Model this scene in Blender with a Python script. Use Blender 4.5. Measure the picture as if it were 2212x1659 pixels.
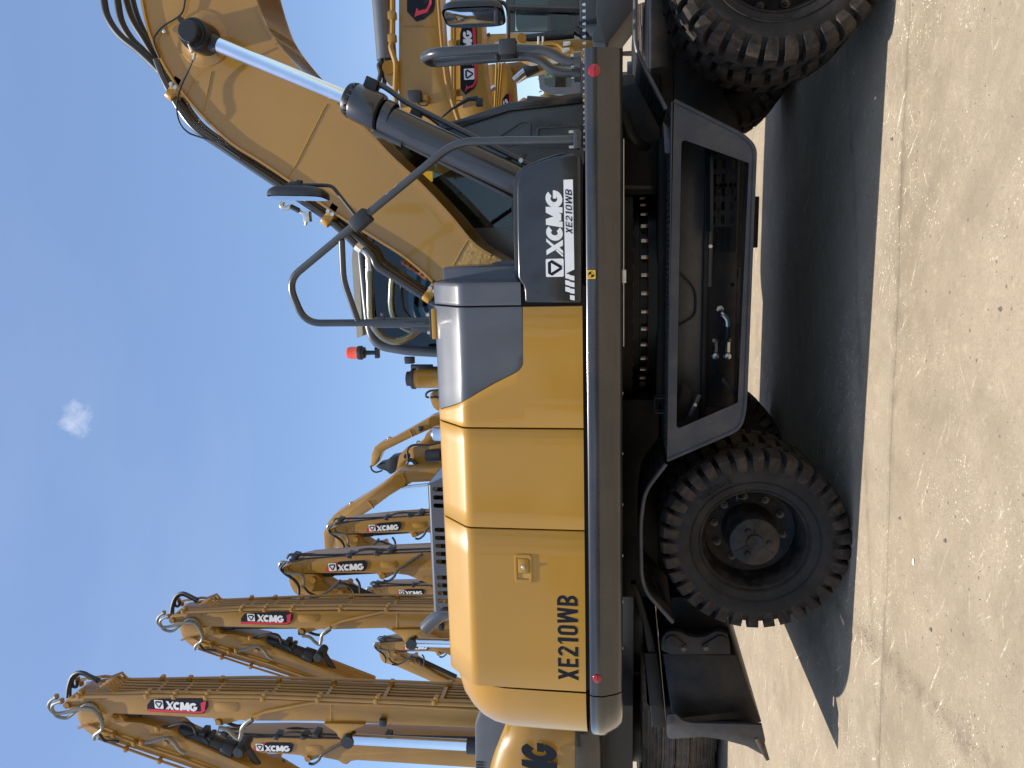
import bpy, bmesh, math, random
from mathutils import Vector, Matrix
from math import sin, cos, pi, radians
R = radians
random.seed(7)
for o in list(bpy.data.objects):
    bpy.data.objects.remove(o, do_unlink=True)
SC = bpy.context.scene
COL = SC.collection

# ------------------------------------------------------------------ camera
# The photograph is a portrait picture stored lying on its side: the camera is rolled 90 degrees.
FPX = 1609.0                       # focal length in units of a 2212 x 1659 picture
YAW, PITCH = R(10.5), R(8.35)
CAM = Vector((0.0, -4.1, 1.27))
_f0 = Vector((-sin(YAW), cos(YAW), 0)); _rt = Vector((cos(YAW), sin(YAW), 0)); _u0 = Vector((0, 0, 1))
_fw = _f0 * cos(PITCH) + _u0 * sin(PITCH); _up = _u0 * cos(PITCH) - _f0 * sin(PITCH)
cam_d = bpy.data.cameras.new('camera'); cam = bpy.data.objects.new('camera', cam_d); COL.objects.link(cam)
cx, cyv, cz = -_up, _rt, -_fw
cam.matrix_world = Matrix(((cx.x, cyv.x, cz.x, CAM.x), (cx.y, cyv.y, cz.y, CAM.y), (cx.z, cyv.z, cz.z, CAM.z), (0, 0, 0, 1)))
cam_d.sensor_fit = 'HORIZONTAL'; cam_d.sensor_width = 36.0; cam_d.lens = 36.0 * FPX / 2212.0
cam_d.clip_start = 0.05; cam_d.clip_end = 6000
SC.camera = cam

def ray(x, y):
    return _fw + _rt * ((829.5 - y) / FPX) - _up * ((x - 1106.0) / FPX)
def W(x, y, Y):
    "point seen at (x, y) of the photograph that lies in the vertical plane at depth Y"
    d = ray(x, y); return CAM + d * ((Y - CAM.y) / d.y)
def G(x, y, Z=0.0):
    d = ray(x, y); return CAM + d * ((Z - CAM.z) / d.z)

# ------------------------------------------------------------------ sky, sun, exposure
SUN_TILT_Y, SUN_TILT_X = 8.0, -9.0          # degrees from the zenith: towards the camera side, towards the left
sdir = Vector((math.tan(R(SUN_TILT_X)), -math.tan(R(SUN_TILT_Y)), 1)).normalized()
sun_d = bpy.data.lights.new('sun', 'SUN'); sun_d.energy = 5.0; sun_d.angle = R(0.53); sun_d.color = (1.0, 0.95, 0.87)
sun = bpy.data.objects.new('sun', sun_d); COL.objects.link(sun)
sun.rotation_euler = (-sdir).to_track_quat('-Z', 'Y').to_euler()
world = bpy.data.worlds.new('World'); SC.world = world; world.use_nodes = True
nt = world.node_tree; nt.nodes.clear()
def nn(t, **k):
    n = nt.nodes.new(t)
    for a, b in k.items(): setattr(n, a, b)
    return n
sky = nn('ShaderNodeTexSky', sky_type='NISHITA'); sky.sun_disc = False
sky.sun_elevation = math.asin(sdir.z); sky.sun_rotation = math.atan2(sdir.x, sdir.y)
sky.altitude = 40; sky.air_density = 1.0; sky.dust_density = 1.0; sky.ozone_density = 3.0
bg = nn('ShaderNodeBackground'); bg.inputs[1].default_value = 0.15
out = nn('ShaderNodeOutputWorld')
# wispy cloud cover: one small cumulus puff and faint cirrus streaks, by direction in the sky
geo = nn('ShaderNodeTexCoord')
cd = ray(168, 912).normalized()
dist = nn('ShaderNodeVectorMath', operation='DISTANCE'); dist.inputs[1].default_value = cd
nz = nn('ShaderNodeTexNoise'); nz.inputs['Scale'].default_value = 17; nz.inputs['Detail'].default_value = 8; nz.inputs['Roughness'].default_value = .62
nt.links.new(geo.outputs['Generated'], dist.inputs[0]); nt.links.new(geo.outputs['Generated'], nz.inputs['Vector'])
def mth(op, a, b=None, c=None, clamp=False):
    n = nn('ShaderNodeMath', operation=op); n.use_clamp = clamp
    for i, v in enumerate((a, b, c)):
        if v is None: continue
        if isinstance(v, (int, float)): n.inputs[i].default_value = v
        else: nt.links.new(v, n.inputs[i])
    return n.outputs[0]
fall = mth('SUBTRACT', 1.0, mth('MULTIPLY', dist.outputs['Value'], 22.0), clamp=True)
puff = mth('MULTIPLY', mth('MULTIPLY_ADD', mth('ADD', mth('MULTIPLY', nz.outputs['Fac'], 2.4), mth('MULTIPLY', fall, .9)), 1.05, -1.66, clamp=True), mth('MULTIPLY', fall, 1.6, clamp=True), clamp=True)
mp = nn('ShaderNodeMapping'); mp.inputs['Scale'].default_value = (1.0, 2.2, 4.0); mp.inputs['Rotation'].default_value = (.3, .2, .5)
nz2 = nn('ShaderNodeTexNoise'); nz2.inputs['Scale'].default_value = 1.7; nz2.inputs['Detail'].default_value = 6; nz2.inputs['Roughness'].default_value = .55
nt.links.new(geo.outputs['Generated'], mp.inputs[0]); nt.links.new(mp.outputs[0], nz2.inputs['Vector'])
wisp = mth('MULTIPLY', mth('MULTIPLY_ADD', nz2.outputs['Fac'], 1.9, -0.95, clamp=True), 0.10)
cov = mth('MAXIMUM', puff, wisp)
mix = nn('ShaderNodeMixRGB'); mix.inputs[2].default_value = (5.4, 5.6, 5.9, 1)
nt.links.new(cov, mix.inputs[0]); nt.links.new(sky.outputs[0], mix.inputs[1])
nt.links.new(mix.outputs[0], bg.inputs[0]); nt.links.new(bg.outputs[0], out.inputs[0])
SC.view_settings.view_transform = 'Standard'; SC.view_settings.look = 'None'
SC.view_settings.exposure = 0.42; SC.view_settings.gamma = 1.0; SC.view_settings.use_curve_mapping = False
SC.render.resolution_x, SC.render.resolution_y = 1024, 768
try:
    SC.cycles.max_bounces = 5; SC.cycles.diffuse_bounces = 2; SC.cycles.glossy_bounces = 2; SC.cycles.transparent_max_bounces = 8
except Exception: pass

# ------------------------------------------------------------------ materials
MATS = {}
def material(name, col, rough=.4, metal=0., coat=0., var=.08, vscale=6., bump=0., bscale=60., dust=None, dustamt=0., dscale=3., trans=0., spec=.5, stretch=None, flat=False, coat_rough=.06):
    m = bpy.data.materials.new(name); m.use_nodes = True
    t = m.node_tree; b = t.nodes['Principled BSDF']
    def N(k): return t.nodes.new(k)
    tc = N('ShaderNodeTexCoord')
    vec = tc.outputs['Object']
    if stretch:
        mpn = N('ShaderNodeMapping'); mpn.inputs['Scale'].default_value = stretch
        t.links.new(vec, mpn.inputs[0]); vec = mpn.outputs[0]
    n1 = N('ShaderNodeTexNoise'); n1.inputs['Scale'].default_value = vscale; n1.inputs['Detail'].default_value = 5
    t.links.new(vec, n1.inputs['Vector'])
    cr = N('ShaderNodeValToRGB')
    c = Vector(col)
    lo = c * (1 - var); hi = c * (1 + var)
    cr.color_ramp.elements[0].color = (*lo, 1); cr.color_ramp.elements[0].position = .3
    cr.color_ramp.elements[1].color = (*hi, 1); cr.color_ramp.elements[1].position = .7
    t.links.new(n1.outputs['Fac'], cr.inputs[0])
    colout = cr.outputs[0]
    if dust:
        n2 = N('ShaderNodeTexNoise'); n2.inputs['Scale'].default_value = dscale; n2.inputs['Detail'].default_value = 9; n2.inputs['Roughness'].default_value = .7
        t.links.new(tc.outputs['Object'], n2.inputs['Vector'])
        r2 = N('ShaderNodeMapRange'); r2.inputs[1].default_value = .42; r2.inputs[2].default_value = .72; r2.inputs[3].default_value = 0; r2.inputs[4].default_value = dustamt
        t.links.new(n2.outputs['Fac'], r2.inputs[0])
        mx = N('ShaderNodeMixRGB'); mx.inputs[2].default_value = (*dust, 1)
        t.links.new(r2.outputs[0], mx.inputs[0]); t.links.new(colout, mx.inputs[1]); colout = mx.outputs[0]
    t.links.new(colout, b.inputs['Base Color'])
    rr = N('ShaderNodeMapRange'); rr.inputs[3].default_value = max(.02, rough - .06); rr.inputs[4].default_value = rough + .08
    t.links.new(n1.outputs['Fac'], rr.inputs[0]); t.links.new(rr.outputs[0], b.inputs['Roughness'])
    b.inputs['Metallic'].default_value = metal
    b.inputs['Coat Weight'].default_value = coat; b.inputs['Coat Roughness'].default_value = coat_rough
    b.inputs['Specular IOR Level'].default_value = spec
    if bump:
        n3 = N('ShaderNodeTexNoise'); n3.inputs['Scale'].default_value = bscale; n3.inputs['Detail'].default_value = 3
        t.links.new(vec, n3.inputs['Vector'])
        bp = N('ShaderNodeBump'); bp.inputs['Strength'].default_value = bump; bp.inputs['Distance'].default_value = .01
        t.links.new(n3.outputs['Fac'], bp.inputs['Height']); t.links.new(bp.outputs[0], b.inputs['Normal'])
    MATS[name] = m
    return m
DUST = (.30, .24, .17)
material('yellow_paint', (.405, .208, .012), .33, coat=.45, var=.05, vscale=1.5, bump=.02, bscale=9, coat_rough=.09)
material('boom_paint', (.365, .190, .018), .36, coat=.65, var=.06, vscale=1.3, bump=.02, bscale=8, dust=(.36, .22, .065), dustamt=.2, dscale=1.6, coat_rough=.06)
material('far_yellow', (.335, .172, .016), .38, coat=.35, var=.10, vscale=2.0, dust=(.28, .165, .045), dustamt=.35, dscale=2.2, coat_rough=.18)
material('cast_yellow', (.45, .28, .08), .62, var=.2, vscale=30, bump=.35, bscale=50)
material('grey_paint', (.066, .072, .086), .34, coat=.4, var=.06, vscale=3, bump=.02, bscale=14, dust=DUST, dustamt=.06, coat_rough=.1)
material('black_cover', (.012, .0125, .0145), .26, coat=.5, var=.10, vscale=3, bump=.03, bscale=7, dust=DUST, dustamt=.05, coat_rough=.12)
material('beam_paint', (.018, .019, .022), .20, coat=.8, var=.12, vscale=3, stretch=(.4, 6, 40), dust=DUST, dustamt=.08, coat_rough=.14)
material('frame_paint', (.008, .0085, .010), .45, spec=.25, coat=.0, var=.15, vscale=5, dust=DUST, dustamt=.10)
material('box_paint', (.036, .039, .047), .40, coat=.1, var=.12, vscale=4, dust=DUST, dustamt=.16, dscale=5)
material('rail_paint', (.040, .042, .045), .28, coat=.35, var=.08, vscale=8)
material('black_metal', (.009, .009, .010), .42, var=.2, vscale=9)
material('cylinder_paint', (.026, .027, .030), .30, coat=.5, var=.06, vscale=6, coat_rough=.08)
material('pipe_paint', (.030, .031, .030), .26, coat=.6, var=.1, vscale=7, coat_rough=.08)
material('dull_steel', (.10, .095, .085), .45, metal=.8, var=.2, vscale=40)
material('rubber_hose', (.016, .016, .016), .55, var=.15, vscale=20)
material('chrome', (.82, .83, .85), .16, metal=1., var=.02)
material('zinc', (.62, .60, .52), .35, metal=1., var=.12, vscale=30)
material('spring_steel', (.52, .52, .40), .30, metal=1., var=.1, vscale=40)
material('grey_hose', (.20, .20, .17), .42, var=.1, vscale=30, coat=.2)
material('tyre_rubber', (.011, .011, .011), .66, spec=.3, var=.25, vscale=8, bump=.15, bscale=45, dust=(.10, .075, .055), dustamt=.25, dscale=4.5)
material('tread_rubber', (.022, .0195, .0175), .8, var=.25, vscale=14, bump=.2, bscale=60, dust=(.17, .115, .075), dustamt=.42, dscale=7, spec=.25)
material('rim_paint', (.008, .008, .009), .5, spec=.3, var=.2, vscale=14, bump=.15, bscale=120, dust=DUST, dustamt=.15, dscale=9)
material('red_lens', (.30, .004, .009), .18, coat=.8, var=.15, vscale=40)
material('beacon_orange', (.80, .085, .018), .15, coat=.9, var=.06, vscale=40)
material('white_print', (.78, .79, .80), .45, var=.03, vscale=12)
material('black_print', (.010, .011, .015), .5, spec=.2, var=.06, vscale=12)
material('dark_print', (.012, .015, .022), .55, spec=.15, var=.06, vscale=12)
material('red_print', (.62, .030, .045), .40, var=.05, vscale=12)
material('yellow_print', (.80, .48, .03), .4, var=.03)
material('bolt_red', (.50, .09, .08), .5, var=.3, vscale=60)
material('label_white', (.62, .60, .52), .6, var=.1, vscale=40)
material('far_black', (.022, .024, .028), .45, var=.15, vscale=6)
material('far_grey', (.085, .090, .10), .42, coat=.2, var=.08, vscale=4)
material('shoe_steel', (.085, .066, .050), .7, var=.35, vscale=14, dust=(.25, .18, .12), dustamt=.6, dscale=6, bump=.2, bscale=30)
material('mirror_glass', (.75, .78, .82), .03, metal=1., var=.01)
material('seat_fabric', (.022, .022, .026), .85, var=.2, vscale=30)
material('lining_and_reflection_cream', (.42, .38, .30), .8, var=.08, vscale=6)  # roof lining, and the painted reflection behind the cab window
material('pebble_stone', (.16, .135, .11), .85, var=.4, vscale=30)
material('dirt', (.25, .195, .135), .95, var=.2, vscale=18)
material('paper', (.75, .72, .66), .7, var=.05)
material('leaf', (.05, .085, .025), .7, var=.4, vscale=8)
material('trunk_bark', (.10, .075, .05), .9, var=.3, vscale=10)
def glass_mat(name, tint, gloss=.9):
    m = bpy.data.materials.new(name); m.use_nodes = True; t = m.node_tree; t.nodes.clear()
    o = t.nodes.new('ShaderNodeOutputMaterial'); a = t.nodes.new('ShaderNodeBsdfTransparent'); a.inputs[0].default_value = (*tint, 1)
    g = t.nodes.new('ShaderNodeBsdfGlossy'); g.inputs['Roughness'].default_value = .02; g.inputs[0].default_value = (gloss, gloss, gloss, 1)
    f = t.nodes.new('ShaderNodeFresnel'); f.inputs[0].default_value = 1.55
    mxx = t.nodes.new('ShaderNodeMixShader')
    t.links.new(f.outputs[0], mxx.inputs[0]); t.links.new(a.outputs[0], mxx.inputs[1]); t.links.new(g.outputs[0], mxx.inputs[2])
    t.links.new(mxx.outputs[0], o.inputs[0]); MATS[name] = m
glass_mat('cab_glass', (.60, .64, .58))
glass_mat('dark_glass', (.34, .44, .47))

# ------------------------------------------------------------------ mesh helpers
class MB:
    def __init__(s): s.v = []; s.f = []
    def add(s, vs, fs):
        b = len(s.v); s.v += [Vector(p) for p in vs]; s.f += [tuple(b + i for i in f) for f in fs]; return s
    def box(s, c, d, rot=None):
        c = Vector(c); h = Vector(d) / 2
        vs = [Vector((sx * h.x, sy * h.y, sz * h.z)) for sx in (-1, 1) for sy in (-1, 1) for sz in (-1, 1)]
        if rot is not None: vs = [rot @ v for v in vs]
        return s.add([c + v for v in vs], [(0, 1, 3, 2), (4, 6, 7, 5), (0, 4, 5, 1), (2, 3, 7, 6), (0, 2, 6, 4), (1, 5, 7, 3)])
    def span(s, x0, x1, y0, y1, z0, z1):
        return s.box(((x0 + x1) / 2, (y0 + y1) / 2, (z0 + z1) / 2), (abs(x1 - x0), abs(y1 - y0), abs(z1 - z0)))
    def prism(s, pts, y0, y1):
        "polygon of (x, z) extruded from y0 to y1"
        n = len(pts)
        vs = [Vector((p[0], y0, p[1])) for p in pts] + [Vector((p[0], y1, p[1])) for p in pts]
        fs = [tuple(range(n)), tuple(range(2 * n - 1, n - 1, -1))] + [(i, i + n, (i + 1) % n + n, (i + 1) % n) for i in range(n)]
        return s.add(vs, fs)
    def tube(s, path, r, seg=10, cap=True, r2=None):
        P = [Vector(p) for p in path]; n = len(P); rings = []
        t0 = (P[1] - P[0]).normalized(); a = t0.orthogonal().normalized()
        for i in range(n):
            if i == 0: t = P[1] - P[0]
            elif i == n - 1: t = P[-1] - P[-2]
            else: t = (P[i + 1] - P[i]).normalized() + (P[i] - P[i - 1]).normalized()
            t.normalize(); a = (a - t * a.dot(t)).normalized(); b = t.cross(a)
            rr = r if r2 is None else r + (r2 - r) * i / (n - 1)
            k = 1.0
            if 0 < i < n - 1:
                d = (P[i + 1] - P[i]).normalized().dot((P[i] - P[i - 1]).normalized()); k = 1 / max(.5, math.sqrt((1 + max(-.9, d)) / 2))
            rings.append([P[i] + (a * cos(2 * pi * j / seg) + b * sin(2 * pi * j / seg)) * rr * (1 + (k - 1) * .3) for j in range(seg)])
        vs = [v for ring in rings for v in ring]; fs = []
        for i in range(n - 1):
            for j in range(seg):
                k = (j + 1) % seg; fs.append((i * seg + j, i * seg + k, (i + 1) * seg + k, (i + 1) * seg + j))
        if cap: fs += [tuple(range(seg - 1, -1, -1)), tuple(range((n - 1) * seg, n * seg))]
        return s.add(vs, fs)
    def cyl(s, p0, p1, r, r2=None, seg=20): return s.tube([p0, p1], r, seg, True, r2)
    def lathe(s, prof, c, axis=Vector((0, 1, 0)), seg=40, closed=False):
        "profile of (radius, along) round an axis through c"
        axis = Vector(axis).normalized(); c = Vector(c); a = axis.orthogonal().normalized(); b = axis.cross(a); n = len(prof)
        vs = [c + axis * h + (a * cos(2 * pi * j / seg) + b * sin(2 * pi * j / seg)) * max(r, 1e-4) for j in range(seg) for r, h in prof]; fs = []
        for j in range(seg):
            k = (j + 1) % seg
            for i in range(n if closed else n - 1):
                i2 = (i + 1) % n
                fs.append((j * n + i, k * n + i, k * n + i2, j * n + i2))
        return s.add(vs, fs)
    def grid(s, rows):
        n = len(rows[0]); vs = [p for r in rows for p in r]
        return s.add(vs, [(i * n + j, i * n + j + 1, (i + 1) * n + j + 1, (i + 1) * n + j) for i in range(len(rows) - 1) for j in range(n - 1)])
    def xform(s, M): s.v = [M @ v for v in s.v]; return s
    def mesh(s, name, mat, bevel=0., seg=2, smooth=True, ang=35, merge=True):
        me = bpy.data.meshes.new(name); bm = bmesh.new()
        bv = [bm.verts.new(v) for v in s.v]
        for f in s.f:
            try: bm.faces.new([bv[i] for i in f])
            except ValueError: pass
        if merge: bmesh.ops.remove_doubles(bm, verts=bm.verts, dist=1e-5)
        bmesh.ops.recalc_face_normals(bm, faces=bm.faces)
        if bevel:
            ed = [e for e in bm.edges if len(e.link_faces) == 2 and e.calc_face_angle(0) > R(30)]
            bmesh.ops.bevel(bm, geom=ed, offset=bevel, segments=seg, affect='EDGES', profile=.5, clamp_overlap=True)
        bm.to_mesh(me); bm.free()
        if smooth:
            for p in me.polygons: p.use_smooth = True
            me.set_sharp_from_angle(angle=R(ang))
        me.materials.append(MATS[mat])
        return me
    def build(s, name, mat, parent=None, **k):
        o = bpy.data.objects.new(name, s.mesh(name, mat, **k)); COL.objects.link(o); attach(o, parent); return o
BASE = {}
def attach(o, parent):
    if parent is not None:
        o.parent = parent
        if parent.name in BASE: o.matrix_parent_inverse = BASE[parent.name]
def empty(name, loc):
    e = bpy.data.objects.new(name, None); COL.objects.link(e); e.location = loc; e.empty_display_size = .3
    BASE[e.name] = Matrix.Translation(-Vector(loc)); return e
def tag(o, label, cat=None, group=None, kind=None):
    if label: o['label'] = label
    if cat: o['category'] = cat
    if group: o['group'] = group
    if kind: o['kind'] = kind
    return o
def XZ(pts, Y): return [(lambda w: (w.x, w.z))(W(x, y, Y)) for x, y in pts]
def smoothpath(pts, n=6):
    P = [Vector(p) for p in pts]; out = []
    for i in range(len(P) - 1):
        p0 = P[max(i - 1, 0)]; p1 = P[i]; p2 = P[i + 1]; p3 = P[min(i + 2, len(P) - 1)]
        for k in range(n):
            t = k / n; out.append(.5 * ((2 * p1) + (p2 - p0) * t + (2 * p0 - 5 * p1 + 4 * p2 - p3) * t * t + (3 * p1 - p0 - 3 * p2 + p3) * t ** 3))
    return out + [P[-1]]
def fillet(pts, r, n=6):
    P = [Vector(p) for p in pts]; out = [P[0]]
    for i in range(1, len(P) - 1):
        a = (P[i - 1] - P[i]); b = (P[i + 1] - P[i]); d = min(r, a.length * .45, b.length * .45)
        p, q = P[i] + a.normalized() * d, P[i] + b.normalized() * d
        for k in range(n + 1):
            t = k / n; out.append(p * (1 - t) ** 2 + P[i] * 2 * t * (1 - t) + q * t * t)
    return out + [P[-1]]
def roundpoly(pts, r, n=4):
    P = [Vector((p[0], p[1], 0)) for p in pts]; m = len(P); out = []
    rs = r if isinstance(r, (list, tuple)) else [r] * m
    for i in range(m):
        a = P[i - 1] - P[i]; b = P[(i + 1) % m] - P[i]; d = min(rs[i], a.length * .49, b.length * .49)
        if d < 1e-4: out.append((P[i].x, P[i].y)); continue
        p, q = P[i] + a.normalized() * d, P[i] + b.normalized() * d
        for k in range(n + 1):
            t = k / n; v = p * (1 - t) ** 2 + P[i] * 2 * t * (1 - t) + q * t * t; out.append((v.x, v.y))
    return out

# ------------------------------------------------------------------ lettering (flat print built as thin faces)
def _ring(cx, cy, rx, ry, s, a0, a1, n=18):
    out = []
    for i in range(n):
        t0 = R(a0 + (a1 - a0) * i / n); t1 = R(a0 + (a1 - a0) * (i + 1) / n)
        out.append([(cx + rx * cos(t0), cy + ry * sin(t0)), (cx + rx * cos(t1), cy + ry * sin(t1)), (cx + (rx - s) * cos(t1), cy + (ry - s) * sin(t1)), (cx + (rx - s) * cos(t0), cy + (ry - s) * sin(t0))])
    return out
def _r(x0, y0, x1, y1): return [(x0, y0), (x1, y0), (x1, y1), (x0, y1)]
def glyph(ch, w, s):
    if ch == 'X': return [[(0, 0), (s * 1.15, 0), (w, 1), (w - s * 1.15, 1)], [(w - s * 1.15, 0), (w, 0), (s * 1.15, 1), (0, 1)]]
    if ch == 'E': return [_r(0, 0, s, 1), _r(s, 0, w, s), _r(s, .5 - s / 2, w * .92, .5 + s / 2), _r(s, 1 - s, w, 1)]
    if ch == '1': return [_r(w * .42, 0, w * .42 + s * 1.1, 1), [(w * .42, 1), (w * .42, 1 - s * .9), (0.02, .80 - s * .5), (0.02, .80 + s * .3)]]
    if ch == '0': return _ring(w / 2, 1 - w / 2, w / 2, w / 2, s, 0, 180, 10) + _ring(w / 2, w / 2, w / 2, w / 2, s, 180, 360, 10) + [_r(0, w / 2, s, 1 - w / 2), _r(w - s, w / 2, w, 1 - w / 2)]
    if ch == '2': return _ring(w / 2, 1 - w / 2, w / 2, w / 2, s, -25, 180, 12) + [_r(0, 0, w, s), [(0, s), (s * 1.3, s), (w * .97, 1 - w * .72), (w - s * 1.0, 1 - w * .66)]]
    if ch == 'W': return [[(0, 1), (s, 1), (w * .30, 0), (w * .30 - s * .95, 0)], [(w * .30 - s * .95, 0), (w * .30, 0), (w * .5 + s * .5, 1), (w * .5 - s * .5, 1)], [(w * .5 - s * .5, 1), (w * .5 + s * .5, 1), (w * .70 + s * .95, 0), (w * .70, 0)], [(w * .70, 0), (w * .70 + s * .95, 0), (w, 1), (w - s, 1)]]
    if ch == 'B': return [_r(0, 0, s, 1)] + _ring(w - .27, .73, .27, .27, s, -90, 90, 8) + _ring(w - .27, .27, .27, .27, s, -90, 90, 8) + [_r(s, 1 - s, w - .27, 1), _r(s, 0, w - .27, s), _r(s, .5 - s * .5, w - .27, .5 + s * .5)]
    if ch == 'C': return _ring(w / 2, .5, w / 2, .5, s, 42, 318, 26)
    if ch == 'G': return _ring(w / 2, .5, w / 2, .5, s, 42, 340, 26) + [_r(w * .52, .36, w * .98, .36 + s * .66)]
    if ch == 'M': return [[(0, 0), (s, 0), (s * 1.05, 1), (.06, 1)], [(w - s, 0), (w, 0), (w - .06, 1), (w - s * 1.05, 1)], [(.06, 1), (s * 1.2, 1), (w / 2 + s * .55, .08), (w / 2 - s * .55, .08)], [(w - s * 1.2, 1), (w - .06, 1), (w / 2 + s * .55, .08), (w / 2 - s * .55, .08)]]
    if ch == 'H': return [_r(0, 0, s, 1), _r(w - s, 0, w, 1), _r(s, .5 - s / 2, w - s, .5 + s / 2)]
    if ch == 'R': return [_r(0, 0, s, 1)] + _ring(w - .27, .73, .27, .27, s, -90, 90, 8) + [_r(s, 1 - s, w - .27, 1), _r(s, .46, w - .27, .46 + s), [(w * .45, .46), (w * .45 + s, .46), (w, 0), (w - s * 1.1, 0)]]
    if ch == 'A': return [[(0, 0), (s, 0), (w / 2 + s * .5, 1), (w / 2 - s * .5, 1)], [(w - s, 0), (w, 0), (w / 2 + s * .5, 1), (w / 2 - s * .5, 1)], _r(w * .25, .25, w * .75, .25 + s * .8)]
    if ch == 'D': return [_r(0, 0, s, 1)] + _ring(w - .5, .5, .5, .5, s, -90, 90, 14) + [_r(s, 1 - s, max(w - .5, s), 1), _r(s, 0, max(w - .5, s), s)]
    return []
class Print:
    "collects flat shapes in a plane (o, ux, uz) with outward normal n"
    def __init__(s, o, ux, uz, n): s.o, s.ux, s.uz, s.n = Vector(o), Vector(ux).normalized(), Vector(uz).normalized(), Vector(n).normalized(); s.mb = MB(); s.k = 0
    def poly(s, pts, lift=0.):
        s.k += 1; d = s.n * (.0008 + lift + .00004 * (s.k % 12))
        s.mb.add([s.o + s.ux * a + s.uz * b + d for a, b in pts], [tuple(range(len(pts)))])
    def text(s, st, x, z, h, wid=.45, sw=.15, gap=.10, slant=0., ws=None):
        for ch in st:
            w = (ws or {}).get(ch, wid)
            for p in glyph(ch, w, sw):
                s.poly([(x + (a + b * slant) * h, z + b * h) for a, b in p])
            x += (w + gap) * h
        return x
    def out(s, name, mat, parent): return s.mb.build(name, mat, parent, merge=False, smooth=False)
XCW = {'X': .98, 'C': .86, 'M': 1.12, 'G': .90}
def xcmg_letters(P, x, z, h):
    "heavy X C M G, the X cut by thin slits"
    s = .30; sl = .12
    def q(pts): P.poly([(x + (a + b * sl) * h, z + b * h) for a, b in pts])
    q([(0, 0), (.13, 0), (.40, .36), (.335, .45)]); q([(.19, 0), (.36, 0), (.56, .26), (.45, .42)])
    q([(.02, 1), (.30, 1), (.98, 0), (.66, 0)])
    q([(.50, .62), (.60, .49), (.96, 1), (.78, 1)])
    for ch, dx in (('C', .88), ('M', 1.66), ('G', 2.72)):
        w = {'C': .88, 'M': 1.12, 'G': .96}[ch]; st = .32 if ch == 'M' else .30
        for p in glyph(ch, w, st): q([(a + dx, b) for a, b in p])
    return x + 3.75 * h
def emblem(Pw, Pd, x, z, h):
    "rounded white square with a dark hexagon band round a white triangle"
    c = [(x, z), (x + h, z), (x + h, z + h), (x, z + h)]
    Pw.poly(roundpoly(c, h * .09)); cxx, czz = x + h / 2, z + h / 2
    hexp = [(-.44, .16), (-.30, .38), (.30, .38), (.44, .16), (.09, -.40), (-.09, -.40)]
    Pd.poly([(cxx + a * h, czz + b * h) for a, b in hexp], .0008)
    Pw.poly([(cxx - .27 * h, czz + .20 * h), (cxx + .27 * h, czz + .20 * h), (cxx, czz - .26 * h)], .0022)
    for pts in ([(-.20, .38), (-.14, .38), (-.27, .17), (-.33, .17)], [(.20, .38), (.14, .38), (.27, .17), (.33, .17)]): pass

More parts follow.
